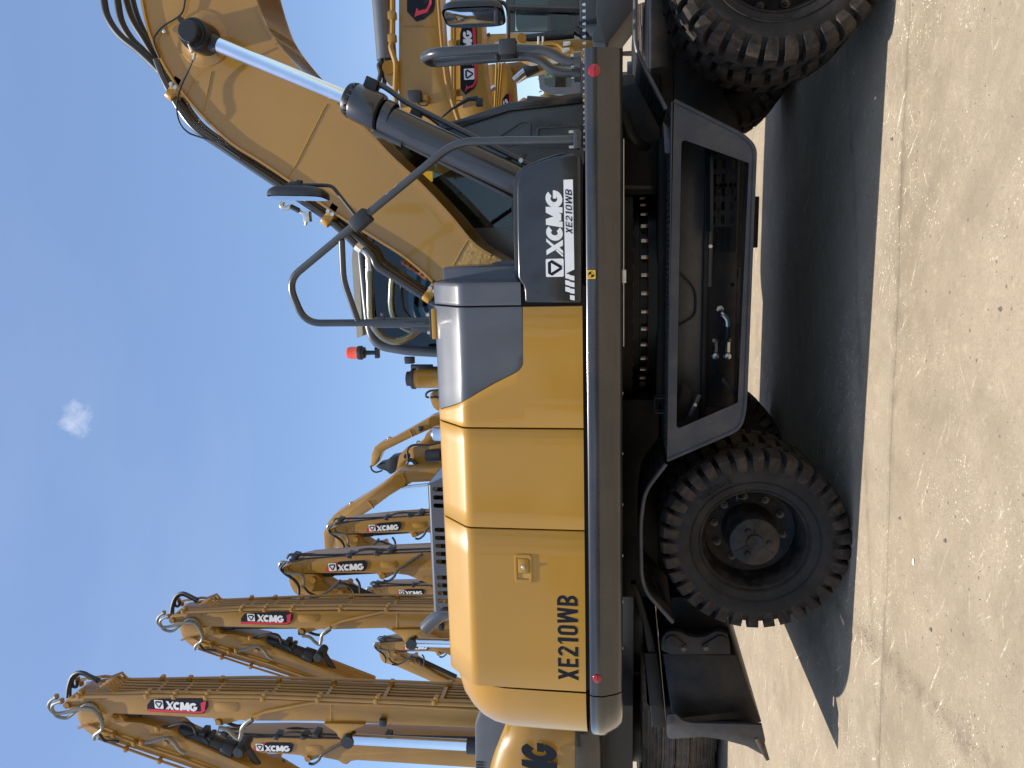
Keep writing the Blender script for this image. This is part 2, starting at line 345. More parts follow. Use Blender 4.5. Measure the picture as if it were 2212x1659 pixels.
# ------------------------------------------------------------------ ground
_a, _b, _c, _d = G(1868, 1370), G(2110, 1620), G(1885, 1395), G(1895, 1640)
DIRT = [((_a.x, _a.y), (_b.x, _b.y), .075, .75), ((_c.x, _c.y), (_d.x, _d.y), .05, .6)]
def ground_material():
    m = bpy.data.materials.new('concrete_ground'); m.use_nodes = True; t = m.node_tree; b = t.nodes['Principled BSDF']
    N = t.nodes.new; L = t.links.new
    tc = N('ShaderNodeTexCoord'); V = tc.outputs['Object']
    def noise(sc, det=6, ro=.6, vec=V):
        n = N('ShaderNodeTexNoise'); n.inputs['Scale'].default_value = sc; n.inputs['Detail'].default_value = det; n.inputs['Roughness'].default_value = ro; L(vec, n.inputs['Vector']); return n.outputs['Fac']
    def rng(v, a, bb, c=0., d=1.):
        n = N('ShaderNodeMapRange'); n.inputs[1].default_value = a; n.inputs[2].default_value = bb; n.inputs[3].default_value = c; n.inputs[4].default_value = d; L(v, n.inputs[0]); return n.outputs[0]
    def mix(f, a, c, mode='MIX'):
        n = N('ShaderNodeMixRGB'); n.blend_type = mode
        for i, v in ((0, f), (1, a), (2, c)):
            if isinstance(v, (int, float)): n.inputs[i].default_value = v
            elif isinstance(v, tuple): n.inputs[i].default_value = (*v, 1)
            else: L(v, n.inputs[i])
        return n.outputs[0]
    def mul(a, c):
        n = N('ShaderNodeMath'); n.operation = 'MULTIPLY'
        for i, v in enumerate((a, c)):
            if isinstance(v, (int, float)): n.inputs[i].default_value = v
            else: L(v, n.inputs[i])
        return n.outputs[0]
    big = noise(.9, 5); med = noise(4.5, 8, .65); fine = noise(70, 5, .7)
    c = mix(rng(big, .35, .68), (.315, .255, .178), (.225, .182, .127))
    c = mix(rng(med, .42, .62, 0, .6), c, (.345, .28, .197))
    c = mix(mul(rng(fine, .38, .70), .42), c, (.19, .145, .10))
    c = mix(mul(rng(noise(24, 6, .75), .52, .68), .36), c, (.18, .14, .10))
    c = mix(mul(rng(noise(13, 6, .7), .56, .70), .30), c, (.52, .43, .31))
    # worn spots where the pale aggregate shows
    wear = rng(noise(1.3, 4), .46, .60)
    fleck = N('ShaderNodeTexVoronoi'); fleck.inputs['Scale'].default_value = 55; L(V, fleck.inputs['Vector'])
    fl = mul(rng(fleck.outputs['Distance'], .16, .30, 1, 0), mul(wear, rng(noise(16, 3), .45, .62)))
    c = mix(mul(fl, .95), c, (.76, .66, .50))
    # drag scratches in two directions
    for rot, sc, th in ((.45, (1.9, 19, 1), .625), (-.25, (1.7, 22, 1), .645), (.85, (2.0, 18, 1), .64), (2.5, (1.9, 20, 1), .65)):
        mr = N('ShaderNodeMapping'); mr.inputs['Rotation'].default_value = (0, 0, rot); L(V, mr.inputs[0]); mp = N('ShaderNodeMapping'); mp.inputs['Scale'].default_value = sc; L(mr.outputs[0], mp.inputs[0])
        sc_ = rng(noise(1.2, 6, .6, mp.outputs[0]), th, th + .06)
        c = mix(mul(mul(mul(sc_, rng(fine, .42, .56)), rng(noise(1.1, 3), .44, .56)), .95), c, (.76, .67, .53))
    grain = noise(230, 3, .6)
    c = mix(mul(rng(grain, .56, .66), mul(rng(noise(2.6, 5), .46, .62), .5)), c, (.70, .60, .45))
    c = mix(mul(rng(grain, .40, .32), .35), c, (.15, .115, .08))
    dark = mul(rng(noise(2.1, 6, .7), .60, .74), .38)
    c = mix(dark, c, (.17, .135, .10))
    # dirt collected along the joint and two drag tracks of soil
    sx = N('ShaderNodeSeparateXYZ'); L(V, sx.inputs[0])
    def band(ax, ay, bx_, by_, w):
        d = (Vector((bx_, by_)) - Vector((ax, ay))); n = Vector((-d.y, d.x)).normalized(); off = -(n.x * ax + n.y * ay)
        a1 = N('ShaderNodeMath'); a1.operation = 'MULTIPLY_ADD'; L(sx.outputs[0], a1.inputs[0]); a1.inputs[1].default_value = n.x; a1.inputs[2].default_value = off
        a2 = N('ShaderNodeMath'); a2.operation = 'MULTIPLY_ADD'; L(sx.outputs[1], a2.inputs[0]); a2.inputs[1].default_value = n.y; L(a1.outputs[0], a2.inputs[2])
        a3 = N('ShaderNodeMath'); a3.operation = 'MULTIPLY_ADD'; L(noise(3.5, 5), a3.inputs[0]); a3.inputs[1].default_value = .16; a3.inputs[2].default_value = -.08
        a4 = N('ShaderNodeMath'); a4.operation = 'ADD'; L(a2.outputs[0], a4.inputs[0]); L(a3.outputs[0], a4.inputs[1])
        a5 = N('ShaderNodeMath'); a5.operation = 'ABSOLUTE'; L(a4.outputs[0], a5.inputs[0])
        return rng(a5.outputs[0], 0, w, 1, 0)
    brk = rng(noise(7, 6, .7), .38, .62)
    c = mix(mul(mul(band(0, -.37, 1, -.295, .055), brk), .6), c, (.15, .115, .08))
    for (p0, p1, w, k) in DIRT: c = mix(mul(mul(band(*p0, *p1, w), brk), k), c, (.15, .115, .078))
    spots = N('ShaderNodeTexVoronoi'); spots.inputs['Scale'].default_value = 9; L(V, spots.inputs['Vector'])
    c = mix(mul(rng(spots.outputs['Distance'], .04, .085, 1, 0), .7), c, (.09, .07, .055))
    L(c, b.inputs['Base Color']); b.inputs['Roughness'].default_value = .88; b.inputs['Specular IOR Level'].default_value = .25
    bp = N('ShaderNodeBump'); bp.inputs['Strength'].default_value = .55; bp.inputs['Distance'].default_value = .012
    h = N('ShaderNodeMath'); h.operation = 'ADD'; L(mul(fine, .25), h.inputs[0]); L(mul(med, .8), h.inputs[1]); L(h.outputs[0], bp.inputs['Height']); L(bp.outputs[0], b.inputs['Normal'])
    MATS['concrete_ground'] = m
ground_material()
gm = MB(); S = 1500
gm.add([(-S, -S, -.035), (S, -S, -.035), (S, S, -.035), (-S, S, -.035)], [(0, 1, 2, 3)])
ground = gm.build('ground', 'concrete_ground'); tag(ground, 'dusty tan concrete yard running under and behind all the machines', kind='structure')
def joint_y(x): return -.37 + .075 * x + .012 * sin(5.1 * x) + .006 * sin(17 * x + 1)
# cast slabs with the open joint that runs along the machine
rnd = random.Random(3)
def slab(x0, x1, lo, hi, gap):
    n = 90; xs = [x0 + gap / 2 + (x1 - x0 - gap) * i / n for i in range(n + 1)]
    wob = lambda: rnd.uniform(-.0035, .0035)
    bot = [(x, lo(x) + wob() + .006) for x in xs]; top = [(x, hi(x) + wob() - .006) for x in xs]
    vs, fs = [], []
    for (x, y), (x2, y2) in zip(bot, top): vs += [(x, y, -.03), (x, y, -.008), (x, y + .010, 0), (x2, y2 - .010, 0), (x2, y2, -.005), (x2, y2, -.03)]
    for i in range(n):
        for k in range(5): fs.append((i * 6 + k, i * 6 + k + 1, i * 6 + k + 7, i * 6 + k + 6))
    for i in (0, n): fs.append(tuple(i * 6 + k for k in range(6)))
    o = MB().add(vs, fs).build('concrete_slab', 'concrete_ground', ground, merge=False, ang=60)
for x0, x1 in ((-11.0, -6.2), (-6.2, 2.6), (2.6, 9.0)):
    slab(x0, x1, lambda x: -6.5, joint_y, .014)
    slab(x0, x1, joint_y, lambda x: 6.0, .014)

# ================================================================== the wheeled excavator
ex = empty('wheeled_excavator', (-.2, 1.25, 0))
tag(ex, 'large yellow and dark grey wheeled excavator marked XE210WB, filling the foreground', 'excavator')
YS = -.25                          # side plane of the upper structure
YH = YS + .03                      # hood side
YC = 1.25                          # centre line
# ---- wheels
def make_wheel(seed):
    rw = random.Random(seed)
    rim = MB(); ty = MB(); tr = MB()
    rim.lathe([(.306, -.004), (.312, .006), (.306, .016), (.292, .018), (.284, .028), (.279, .05), (.268, .07), (.262, .20), (.235, .215), (.13, .222), (.02, .222)], (0, .03, 0), seg=56)
    rim.lathe([(.262, .20), (.262, .27)], (0, .03, 0), seg=40)
    prof = [(.300, .030), (.312, .030), (.335, .016), (.375, .002), (.415, -.004), (.45, .004), (.482, .022), (.492, .06), (.494, .14), (.492, .22), (.482, .258), (.45, .276), (.40, .284), (.335, .264), (.300, .25)]
    ty.lathe(prof, (0, 0, 0), seg=72)
    ty.lathe([(.352, .006), (.356, .001), (.360, .004)], (0, 0, 0), seg=72)
    NL = 34
    for side in (0, 1):
        for i in range(NL):
            a0 = 2 * pi * (i + .5 * side) / NL + rw.uniform(-.004, .004); da = 2 * pi / NL
            def pt(r, y, a):
                yy = y if side == 0 else .28 - y
                return Vector((r * cos(a), yy, r * sin(a)))
            w0, w1 = .36 * da, .37 * da
            # lug: from the shoulder (drawn down the side wall) over the crown to beyond the middle, slightly swept
            stations = [(.416, .422, .000, 0.), (.446, .472, -.011, 0.), (.474, .512, -.001, .0), (.482, .526, .026, .01), (.486, .530, .07, .03), (.486, .531, .115, .07), (.486, .529, .15, .16)]
            vs = []
            for k, (rb, rt_, y, sh) in enumerate(stations):
                wl = (w0 if k < 5 else w1) * (1.0 if k > 0 else .8); ac = a0 + sh * da * 1.6
                wt = wl * .90
                yb = y + (.012 if k < 3 else 0)
                vs += [pt(rb, yb, ac - wl), pt(rt_, y, ac - wt), pt(rt_, y, ac + wt), pt(rb, yb, ac + wl)]
            fs = []
            for k in range(len(stations) - 1):
                b = k * 4
                for j in range(3): fs.append((b + j, b + j + 1, b + j + 5, b + j + 4))
            fs += [(0, 1, 2, 3), tuple(len(vs) - 4 + j for j in (3, 2, 1, 0))]
            tr.add(vs, fs)
    hub = MB()
    hub.lathe([(.001, .004), (.04, .003), (.045, .0), (.048, .008), (.128, .006), (.138, .012), (.142, .03), (.146, .12), (.155, .19), (.155, .24)], (0, .012, 0), seg=40)
    for k in range(3):
        a = R(90 + 120 * k); hub.box((.085 * cos(a + .5), .017, .085 * sin(a + .5)), (.07, .006, .006), Matrix.Rotation(-(a + .5), 3, 'Y'))
    bolts = []
    for k in range(3):
        a = R(30 + 120 * k); b = MB(); b.lathe([(.0, -.012), (.012, -.010), (.016, -.002), (.017, .004)], (.078 * cos(a), .016, .078 * sin(a)), seg=16); bolts.append(b)
    nuts = []
    for k in range(10):
        a = R(36 * k + 9); c = Vector((.200 * cos(a), .222, .200 * sin(a))); b = MB()
        b.cyl(c + Vector((0, .03, 0)), c + Vector((0, .014, 0)), .022, seg=18); b.cyl(c + Vector((0, .014, 0)), c + Vector((0, -.006, 0)), .016, seg=6); b.cyl(c, c - Vector((0, .018, 0)), .009, seg=10); nuts.append(b)
    valve = MB().box((.215, .17, .07), (.012, .05, .045)).box((.225, .15, .085), (.05, .012, .012))
    return dict(rim=rim.mesh('wheel', 'rim_paint'), tyre=ty.mesh('tyre', 'tyre_rubber'), tread=tr.mesh('tread', 'tread_rubber', ang=25),
                hub=hub.mesh('hub', 'rim_paint'), bolts=[b.mesh('hub_bolt', 'rim_paint') for b in bolts], nuts=[b.mesh('wheel_nut', 'dull_steel', ang=40) for b in nuts], valve=valve.mesh('valve_clip', 'black_metal', bevel=.003))
WHEEL = make_wheel(1)
def place_wheel(loc, rot, flip=False, detail=True, steer=0):
    o = bpy.data.objects.new('wheel', WHEEL['rim']); COL.objects.link(o); o.parent = ex; o.matrix_parent_inverse = BASE[ex.name]
    o.location = loc; o.rotation_euler = (0, R(rot), (pi if flip else 0) + R(steer))
    names = [('tyre', WHEEL['tyre']), ('tread', WHEEL['tread'])]
    if detail: names += [('hub', WHEEL['hub']), ('valve_clip', WHEEL['valve'])] + [('hub_bolt', m) for m in WHEEL['bolts']] + [('wheel_nut', m) for m in WHEEL['nuts']]
    for n, m in names:
        c = bpy.data.objects.new(n, m); COL.objects.link(c); c.parent = o
    return o
RX, FX, WZ, ST = -1.685, 1.345, .520, 5
w_rear = place_wheel((RX, .03, WZ), 0); place_wheel((RX, .345, WZ), 14, detail=False)
def steered(y, *a, **k):
    kp = .30 if y < YC else 2 * YC - .30
    v = Matrix.Rotation(R(ST), 3, 'Z') @ Vector((0, y - kp, 0)); return place_wheel((FX + v.x, kp + v.y, WZ), *a, steer=ST, **k)
w_front = steered(-.12, 25); steered(.195, 5, detail=False)
place_wheel((RX, 2.47, WZ), 31, True); place_wheel((RX, 2.155, WZ), 3, True, False)
steered(2.50, 31, True); steered(2.185, 3, True, False)
# raised side wall lettering
def arc_text(name, st, c, rad, a_mid, h, wid, sw, gap, parent):
    mb = MB(); tot = len(st) * (wid + gap) * h; a = a_mid + tot / rad / 2
    for ch in st:
        for p in glyph(ch, wid, sw):
            dense = []
            for u, v in p:
                an = a - u * h / rad; r = rad + v * h - h / 2
                dense.append((c[0] + r * cos(an), c[2] + r * sin(an)))
            mb.prism(dense, c[1] - .004, c[1] + .012)
        a -= (wid + gap) * h / rad
    return mb.build(name, 'tyre_rubber', parent, merge=False, smooth=False)
t1 = arc_text('sidewall_lettering', 'HERADE', (0, -.004, 0), .395, R(35), .034, .8, .2, .22, None)
t2 = arc_text('sidewall_lettering', '100', (0, -.002, 0), .425, R(-88), .026, .55, .15, .25, None)
for t in (t1, t2): t.parent = w_rear
# ---- axles and chassis
for x in (RX, FX):
    cm = MB(); cm.cyl((x, .22, WZ), (x, 2.28, WZ), .11); cm.lathe([(.02, -.25), (.2, -.2), (.26, 0), (.2, .2), (.02, .25)], (x, YC, WZ), (0, 1, 0), 28)
    cm.build('axle', 'frame_paint', ex)
fr = MB()
fr.prism([(-2.25, .80), (-2.05, .98), (-.95, 1.02), (.55, 1.02), (1.95, .98), (2.1, .75), (1.7, .62), (.9, .66), (.6, .50), (-1.0, .50), (-1.3, .66), (-2.0, .62)], .82, 1.68)
fr.span(-1.0, .62, .60, 1.9, .985, 1.055)
fr.span(-.98, .60, .40, .82, .93, .985); fr.span(-.98, .6, .42, .50, .60, .93)
fr.build('chassis_frame', 'frame_paint', ex, bevel=.012)
# flat flank plate with the curved drain hose that shows through the step frame
MB().span(-.96, .56, .36, .40, .80, .985).build('flank_plate', 'box_paint', ex, bevel=.006)
MB().tube(smoothpath([W(1462, 585, .35), W(1480, 600, .345), W(1499, 625, .345), W(1503, 655, .345), W(1499, 680, .345), W(1480, 695, .345), W(1460, 705, .35)]), .006, 8).build('drain_hose', 'rubber_hose', ex)
MB().span(-1.1, .58, .33, .43, .775, .805).build('flank_rail', 'frame_paint', ex, bevel=.006)
# slewing ring with its two bolt circles
rc = Vector((W(1370, 630, YC).x, YC, 0)); RR = .66
sl = MB()
sl.lathe([(RR - .15, 1.05), (RR + .02, 1.05), (RR + .02, 1.105), (RR - .03, 1.108), (RR - .03, 1.155), (RR + .0, 1.158), (RR + .0, 1.215), (RR - .06, 1.218), (RR - .06, 1.30)], rc, (0, 0, 1), 72)
slew = sl.build('slewing_ring', 'black_metal', ex)
hb = MB().cyl((0, 0, 0), (0, 0, .032), .0125, seg=6).mesh('ring_bolt', 'zinc'); hr = MB().cyl((0, 0, -.016), (0, 0, .002), .0135, seg=6).mesh('bolt_mark', 'bolt_red')
for row, (r, z) in enumerate(((RR - .015, 1.222), (RR - .015, 1.128))):
    for k in range(19):
        a = R(180 + 180 * (k + .5 * row) / 18.5)
        for n, m in (('ring_bolt', hb), ('bolt_mark', hr)):
            o = bpy.data.objects.new(n, m); COL.objects.link(o); o.parent = slew
            o.location = rc + Vector((r * cos(a), r * sin(a), z - .012)) + Vector((cos(a), sin(a), 0)) * .018
MB().span(-2.35, -1.0, .75, 2.1, 1.02, 1.31).build('belly_tank', 'frame_paint', ex, bevel=.02)
MB().span(-1.05, .62, 1.35, 2.1, 1.04, 1.312).build('centre_joint', 'frame_paint', ex, bevel=.02)
MB().span(.30, 1.02, .75, 2.0, 1.03, 1.31).build('swivel_housing', 'frame_paint', ex, bevel=.02)
MB().span(.62, 2.0, .80, 1.7, .95, 1.10).build('front_frame_horn', 'frame_paint', ex, bevel=.02)
MB().tube(smoothpath([W(1347, 245, .3), W(1362, 290, .3), W(1380, 310, .35), W(1395, 315, .5)]), .03, 10).build('swivel_hose', 'rubber_hose', ex)
# ---- step frame between the wheels (open fronted)
def d2(pts, Y): return XZ(pts, Y)
SY = .02
outer = d2([(1441, 994), (1456, 217), (1603, 291), (1631, 318), (1609, 885), (1598, 926)], SY)
outer = roundpoly(outer, [.004, .004, .10, .10, .10, .10], 5)
inner = d2([(1461, 928), (1472, 300), (1618, 352), (1594, 870)], SY)
inner = roundpoly(inner, [.03, .03, .006, .006], 5)
def framed(mb, out_, inn, y0, y1):
    "flat plate between an outer and an inner outline: bridge through resampled loops"
    c = Vector((sum(p[0] for p in inn) / len(inn), sum(p[1] for p in inn) / len(inn)))
    def resample(poly, ang):
        d = Vector((cos(ang), sin(ang))); best = None
        for i in range(len(poly)):
            a = Vector(poly[i]) - c; b = Vector(poly[(i + 1) % len(poly)]) - c; e = b - a; den = d.x * e.y - d.y * e.x
            if abs(den) < 1e-12: continue
            t = (a.x * e.y - a.y * e.x) / den; s = (a.x * d.y - a.y * d.x) / den
            if t > 0 and -1e-6 <= s <= 1 + 1e-6 and (best is None or t > best): best = t
        return c + d * (best or 0)
    angs = sorted({round(math.atan2(p[1] - c.y, p[0] - c.x), 5) for p in list(out_) + list(inn)} | {round(-pi + 2 * pi * k / 60, 5) for k in range(60)})
    A = [resample(out_, a) for a in angs]; B = [resample(inn, a) for a in angs]; n = len(angs)
    vs = [(p.x, y, p.y) for y in (y0, y1) for loop in (A, B) for p in loop]; fs = []
    for i in range(n):
        j = (i + 1) % n
        fs += [(i, j, n + j, n + i), (2 * n + i, 3 * n + i, 3 * n + j, 2 * n + j), (i, 2 * n + i, 2 * n + j, j), (n + i, n + j, 3 * n + j, 3 * n + i)]
    return mb.add(vs, fs)
sf = framed(MB(), outer, inner, SY, SY + .008)
step = sf.build('step_frame', 'box_paint', ex, ang=25)
# rolled rim along the lower three sides and the plates that form the box
rimpath = [W(1441, 994, SY), W(1598, 926, SY), W(1609, 885, SY), W(1631, 318, SY), W(1603, 291, SY), W(1456, 217, SY)]
rp = fillet(rimpath, .10)
MB().tube(rp, .011, 10).build('rolled_rim', 'box_paint', step)
bw = MB(); rows = [[Vector((p.x, y, p.z)) for p in rp] for y in (SY + .004, SY + .30)]
bw.grid(rows); rows2 = [[Vector((p.x, y, p.z)) + Vector((-.15 - p.x, 0, .8 - p.z)).normalized() * .006 for p in rp] for y in (SY + .004, SY + .30)]; bw.grid(rows2)
bw.build('box_wall', 'box_paint', step, ang=40)
a, b = W(1441, 994, SY), W(1456, 217, SY)
MB().box(((a.x + b.x) / 2, SY + .155, a.z - .004), (b.x - a.x - .01, .30, .008)).build('step_tread', 'box_paint', step, bevel=.002)
# diamond pattern studs of the tread plates
st = MB()
for i in range(60):
    for j in range(5):
        x = a.x + .03 + (b.x - a.x - .06) * i / 59
        st.box((x, SY + .03 + j * .055 + (.027 if i % 2 else 0), a.z + .0015), (.022, .008, .003), Matrix.Rotation(R(45 if (i + j) % 2 else -45), 3, 'Z'))
tag(st.build('tread_studs', 'box_paint', step, smooth=False), None, kind='stuff')
# end hoop on the right top of the box, left grab handles
MB().prism(roundpoly(d2([(1430, 268), (1457, 300), (1457, 335), (1434, 335)], SY + .14), .01), SY + .05, SY + .20).build('end_bracket', 'box_paint', step, bevel=.004)
for dy, dx in ((.10, 0), (.24, -6)):
    MB().tube(fillet([W(1435, 892 + dx, SY + dy), W(1414, 892 + dx, SY + dy), W(1414, 860 + dx, SY + dy), W(1435, 860 + dx, SY + dy)], .02), .006, 8).build('grab_handle', 'frame_paint', step)
# perforated step bracket hanging inside
pb = MB(); PY = .30
c0 = W(1546, 490, PY); c1 = W(1546, 350, PY)
zt, zb = W(1533, 400, PY).z, W(1593, 400, PY).z
holes = []
nx, nz_ = 6, 3
xs = [c0.x + (c1.x + .1 - c0.x) * i / nx for i in range(nx + 1)]; zs = [zb + (zt - zb) * j / nz_ for j in range(nz_ + 1)]
for i in range(nx):
    for j in range(nz_):
        rect = [(xs[i], zs[j]), (xs[i + 1], zs[j]), (xs[i + 1], zs[j + 1]), (xs[i], zs[j + 1])]
        mx, mz = (xs[i] + xs[i + 1]) / 2, (zs[j] + zs[j + 1]) / 2; hw, hh = (xs[i + 1] - xs[i]) * .33, (zs[j + 1] - zs[j]) * .2
        hole = roundpoly([(mx - hw, mz - hh), (mx + hw, mz - hh), (mx + hw, mz + hh), (mx - hw, mz + hh)], hh, 4)
        framed(pb, rect, hole, PY, PY + .006)
pb.build('perforated_step', 'frame_paint', ex, ang=25)
MB().prism(d2([(1533, 500), (1533, 345), (1526, 345), (1526, 500)], PY), .12, .31).build('step_shelf', 'frame_paint', ex, bevel=.003)
pb2 = MB().prism(d2([(1540, 545), (1505, 548), (1505, 400), (1592, 400), (1592, 545)], .42), .42, .44)
pb2.build('bracket_plate', 'box_paint', ex, bevel=.004)
MB().span(W(1500, 620, .36).x, W(1500, 400, .36).x, .34, .38, W(1540, 500, .36).z, W(1524, 500, .36).z).build('shelf_angle', 'box_paint', ex, bevel=.004)
MB().cyl(W(1535, 532, .33), W(1535, 532, .33) + Vector((0, .03, 0)), .011, seg=12).build('bolt', 'zinc', ex)
# travel motor, valve block, fittings and hose
vm = MB(); p = W(1560, 640, .45)
vm.box((p.x, .62, p.z), (.34, .3, .26)).box((p.x - .05, .47, p.z + .02), (.2, .06, .18)).cyl((p.x + .13, .47, p.z - .03), (p.x + .13, .60, p.z - .03), .075)
vm.cyl((p.x - .22, .60, p.z), (p.x - .1, .60, p.z), .10).cyl((p.x + .1, .6, p.z + .05), (p.x + .36, .6, p.z + .05), .09)
vm.box((W(1560, 580, .5).x, .62, p.z - .02), (.12, .2, .2))
vm.build('travel_motor', 'frame_paint', ex, bevel=.012)
MB().tube(smoothpath([W(1556, 672, .40), W(1560, 678, .36), W(1570, 690, .36), W(1571, 705, .37)]), .016, 10).build('elbow_fitting', 'zinc', ex)
MB().cyl(W(1556, 668, .40), W(1556, 668, .40) + Vector((0, .03, 0)), .022, seg=6).build('hex_nut', 'zinc', ex)
MB().tube(smoothpath([W(1571, 703, .37), W(1570, 725, .38), W(1560, 745, .42), W(1540, 755, .5), W(1515, 758, .56)]), .017, 10).build('hydraulic_hose', 'rubber_hose', ex)
for sx in (1545, 1572):
    q = W(sx, 735, .44)
    MB().box((q.x, .45, q.z), (.03, .06, .045)).build('flange', 'zinc', ex, bevel=.004)
    f = MB(); q = W(sx, 757, .42); f.cyl(q + Vector((.05, 0, 0)), q + Vector((-.01, 0, 0)), .016, seg=6); f.lathe([(.0, -.025), (.018, -.018), (.022, 0), (.018, .018), (0, .025)], W(sx, 769, .42), seg=14)
    f.cyl(W(sx, 769, .42), W(sx - 14, 770, .44), .014, seg=10); f.build('pipe_elbow', 'zinc', ex, ang=40)
MB().cyl(W(1582, 615, .42), W(1582, 615, .42) + Vector((0, .05, 0)), .014, seg=6).build('port_plug', 'zinc', ex)
gd = MB(); gd.prism(d2([(1462, 880), (1476, 822), (1500, 850), (1482, 905), (1462, 912)], .25), .25, .255)
gd.build('guard_plate', 'frame_paint', ex, bevel=.002)
MB().prism(d2([(1486, 898), (1507, 852), (1515, 854), (1494, 902)], .2), .20, .208).build('guard_strap', 'box_paint', ex, bevel=.002)
MB().cyl(W(1502, 875, .19), W(1502, 875, .19) + Vector((0, .02, 0)), .011, seg=6).build('bolt', 'zinc', ex)
MB().prism(d2([(1548, 808), (1586, 855), (1590, 850), (1552, 800)], .3), .1, .32).build('guard_fin', 'frame_paint', ex, bevel=.002)
# far side step box and tank, seen below the frame as a dark block
MB().span(-.9, .45, 2.0, 2.5, .60, 1.0).build('far_tank', 'frame_paint', ex, bevel=.02)
q0, q1 = W(1637, 535, .9), W(1612, 425, .9)
MB().span(q0.x, q1.x, .9, 1.2, q0.z, q1.z + .1).build('skid_plate', 'frame_paint', ex, bevel=.005)
MB().tube(fillet([W(1345, 405, .2), W(1410, 405, .2), W(1410, 405, .5)], .02), .012, 8).build('hold_down_bracket', 'frame_paint', ex)
# ---- mudguards: bent tread plates with a rolled near edge
def mudguard(pts, name, y0, y1):
    path = fillet([W(x, y, y0) for x, y in pts], .07)
    rows = [[Vector((p.x, y, p.z)) for p in path] for y in (y0, y1)]
    mb = MB().grid(rows).grid([[p - Vector((0, 0, .007)) for p in r] for r in rows])
    o = mb.build(name, 'frame_paint', ex, ang=50, merge=False)
    MB().tube([p - Vector((0, 0, .004)) for p in path], .012, 10).build('rolled_edge', 'box_paint', o)
    studs = MB(); L = 0
    for i in range(len(path) - 1):
        d = path[i + 1] - path[i]; L = d.length; n = max(0, int(L / .035)); nrm = Vector((-d.z, 0, d.x)).normalized()
        if nrm.z < 0: nrm = -nrm
        for k in range(n):
            for j in range(int((y1 - y0 - .04) / .04)):
                c = path[i] + d * ((k + .5) / n) + Vector((0, .03 + j * .04 + (.02 if k % 2 else 0), 0)) + nrm * .0015
                e1 = d.normalized() * .011; e2 = Vector((0, .004, 0)); h = nrm * .0025
                studs.add([c - e1 - e2, c + e1 - e2, c + e1 + e2, c - e1 + e2, c - e1 * .7 - e2 * .5 + h, c + e1 * .7 - e2 * .5 + h, c + e1 * .7 + e2 * .5 + h, c - e1 * .7 + e2 * .5 + h], [(0, 1, 5, 4), (1, 2, 6, 5), (2, 3, 7, 6), (3, 0, 4, 7), (4, 5, 6, 7)])
    if studs.v: tag(studs.build('tread_studs', 'frame_paint', o, smooth=False, merge=False), None, kind='stuff')
    return o
mudguard([(1437, 1002), (1391, 1062), (1382, 1130), (1384, 1245), (1394, 1280), (1452, 1344)], 'mudguard', .0, .62)
mudguard([(1437, 236), (1371, 108), (1371, -60), (1372, -170), (1450, -260)], 'mudguard', .0, .62)
# stays from the chassis to the rear guard
MB().tube([W(1452, 1344, .1), W(1392, 1215, .3)], .008, 8).tube([W(1455, 1338, .1), W(1420, 1255, .3)], .008, 8).build('guard_stay', 'frame_paint', ex)
MB().prism(d2([(1345, 1075), (1345, 1150), (1375, 1160), (1400, 1290), (1340, 1290)], .75), .75, .9).build('rear_frame_horn', 'frame_paint', ex, bevel=.01)
# ---- dozer blade with its arms at the tail end
BY = .04
bl = MB()
back = d2([(1431, 1412), (1590, 1415), (1646, 1562), (1484, 1562), (1452, 1545)], BY + .12)
bl.prism(back, BY + .12, 2.42)
blade = bl.build('dozer_blade', 'frame_paint', ex, bevel=.01)
MB().prism(roundpoly(d2([(1441, 1544), (1460, 1543), (1472, 1556), (1492, 1562), (1646, 1566), (1653, 1597), (1650, 1632), (1642, 1628), (1613, 1612), (1561, 1598), (1520, 1592), (1450, 1597), (1441, 1592)], BY), [.015, .015, .03, .03, 0, .01, .005, .005, .02, .02, .02, .015, .015], 4), BY, BY + .022).build('end_plate', 'box_paint', blade, bevel=.003)
MB().cyl(W(1453.5, 1553, BY - .002), W(1453.5, 1553, BY - .002) + Vector((0, .004, 0)), .016, seg=20).build('lifting_eye', 'far_black', blade)
MB().prism(d2([(1391, 1411), (1410, 1571), (1441, 1573), (1420, 1411)], BY + .3), BY + .3, 2.3).build('spill_guard', 'frame_paint', blade, bevel=.006)
ms = MB(); prof = [W(x, y, BY + .03) for x, y in ((1444, 1593), (1470, 1588), (1510, 1586), (1560, 1593), (1610, 1608), (1648, 1628))]
ms.grid([[Vector((p.x, y, p.z)) for p in prof] for y in (BY + .022, 2.46)]).grid([[Vector((p.x + .02, y, p.z)) for p in prof] for y in (BY + .022, 2.46)])
ms.build('mouldboard', 'box_paint', blade, ang=60)
ce = MB(); q = W(1646, 1622, BY); ce.box((q.x + .015, YC, q.z), (.14, 2.46, .022), Matrix.Rotation(R(-28), 3, 'Y')); ce.build('cutting_edge', 'shoe_steel', blade, bevel=.002)
br = roundpoly(d2([(1427, 1405), (1430, 1375), (1445, 1362), (1470, 1365), (1488, 1376), (1520, 1378), (1548, 1362), (1570, 1368), (1576, 1385), (1578, 1414), (1450, 1414)], BY + .06), [.02, .05, .05, .04, .04, .04, .05, .05, .04, .01, .01], 4)
arm = MB().prism(br, BY + .06, BY + .10).build('arm_bracket', 'frame_paint', blade, bevel=.005)
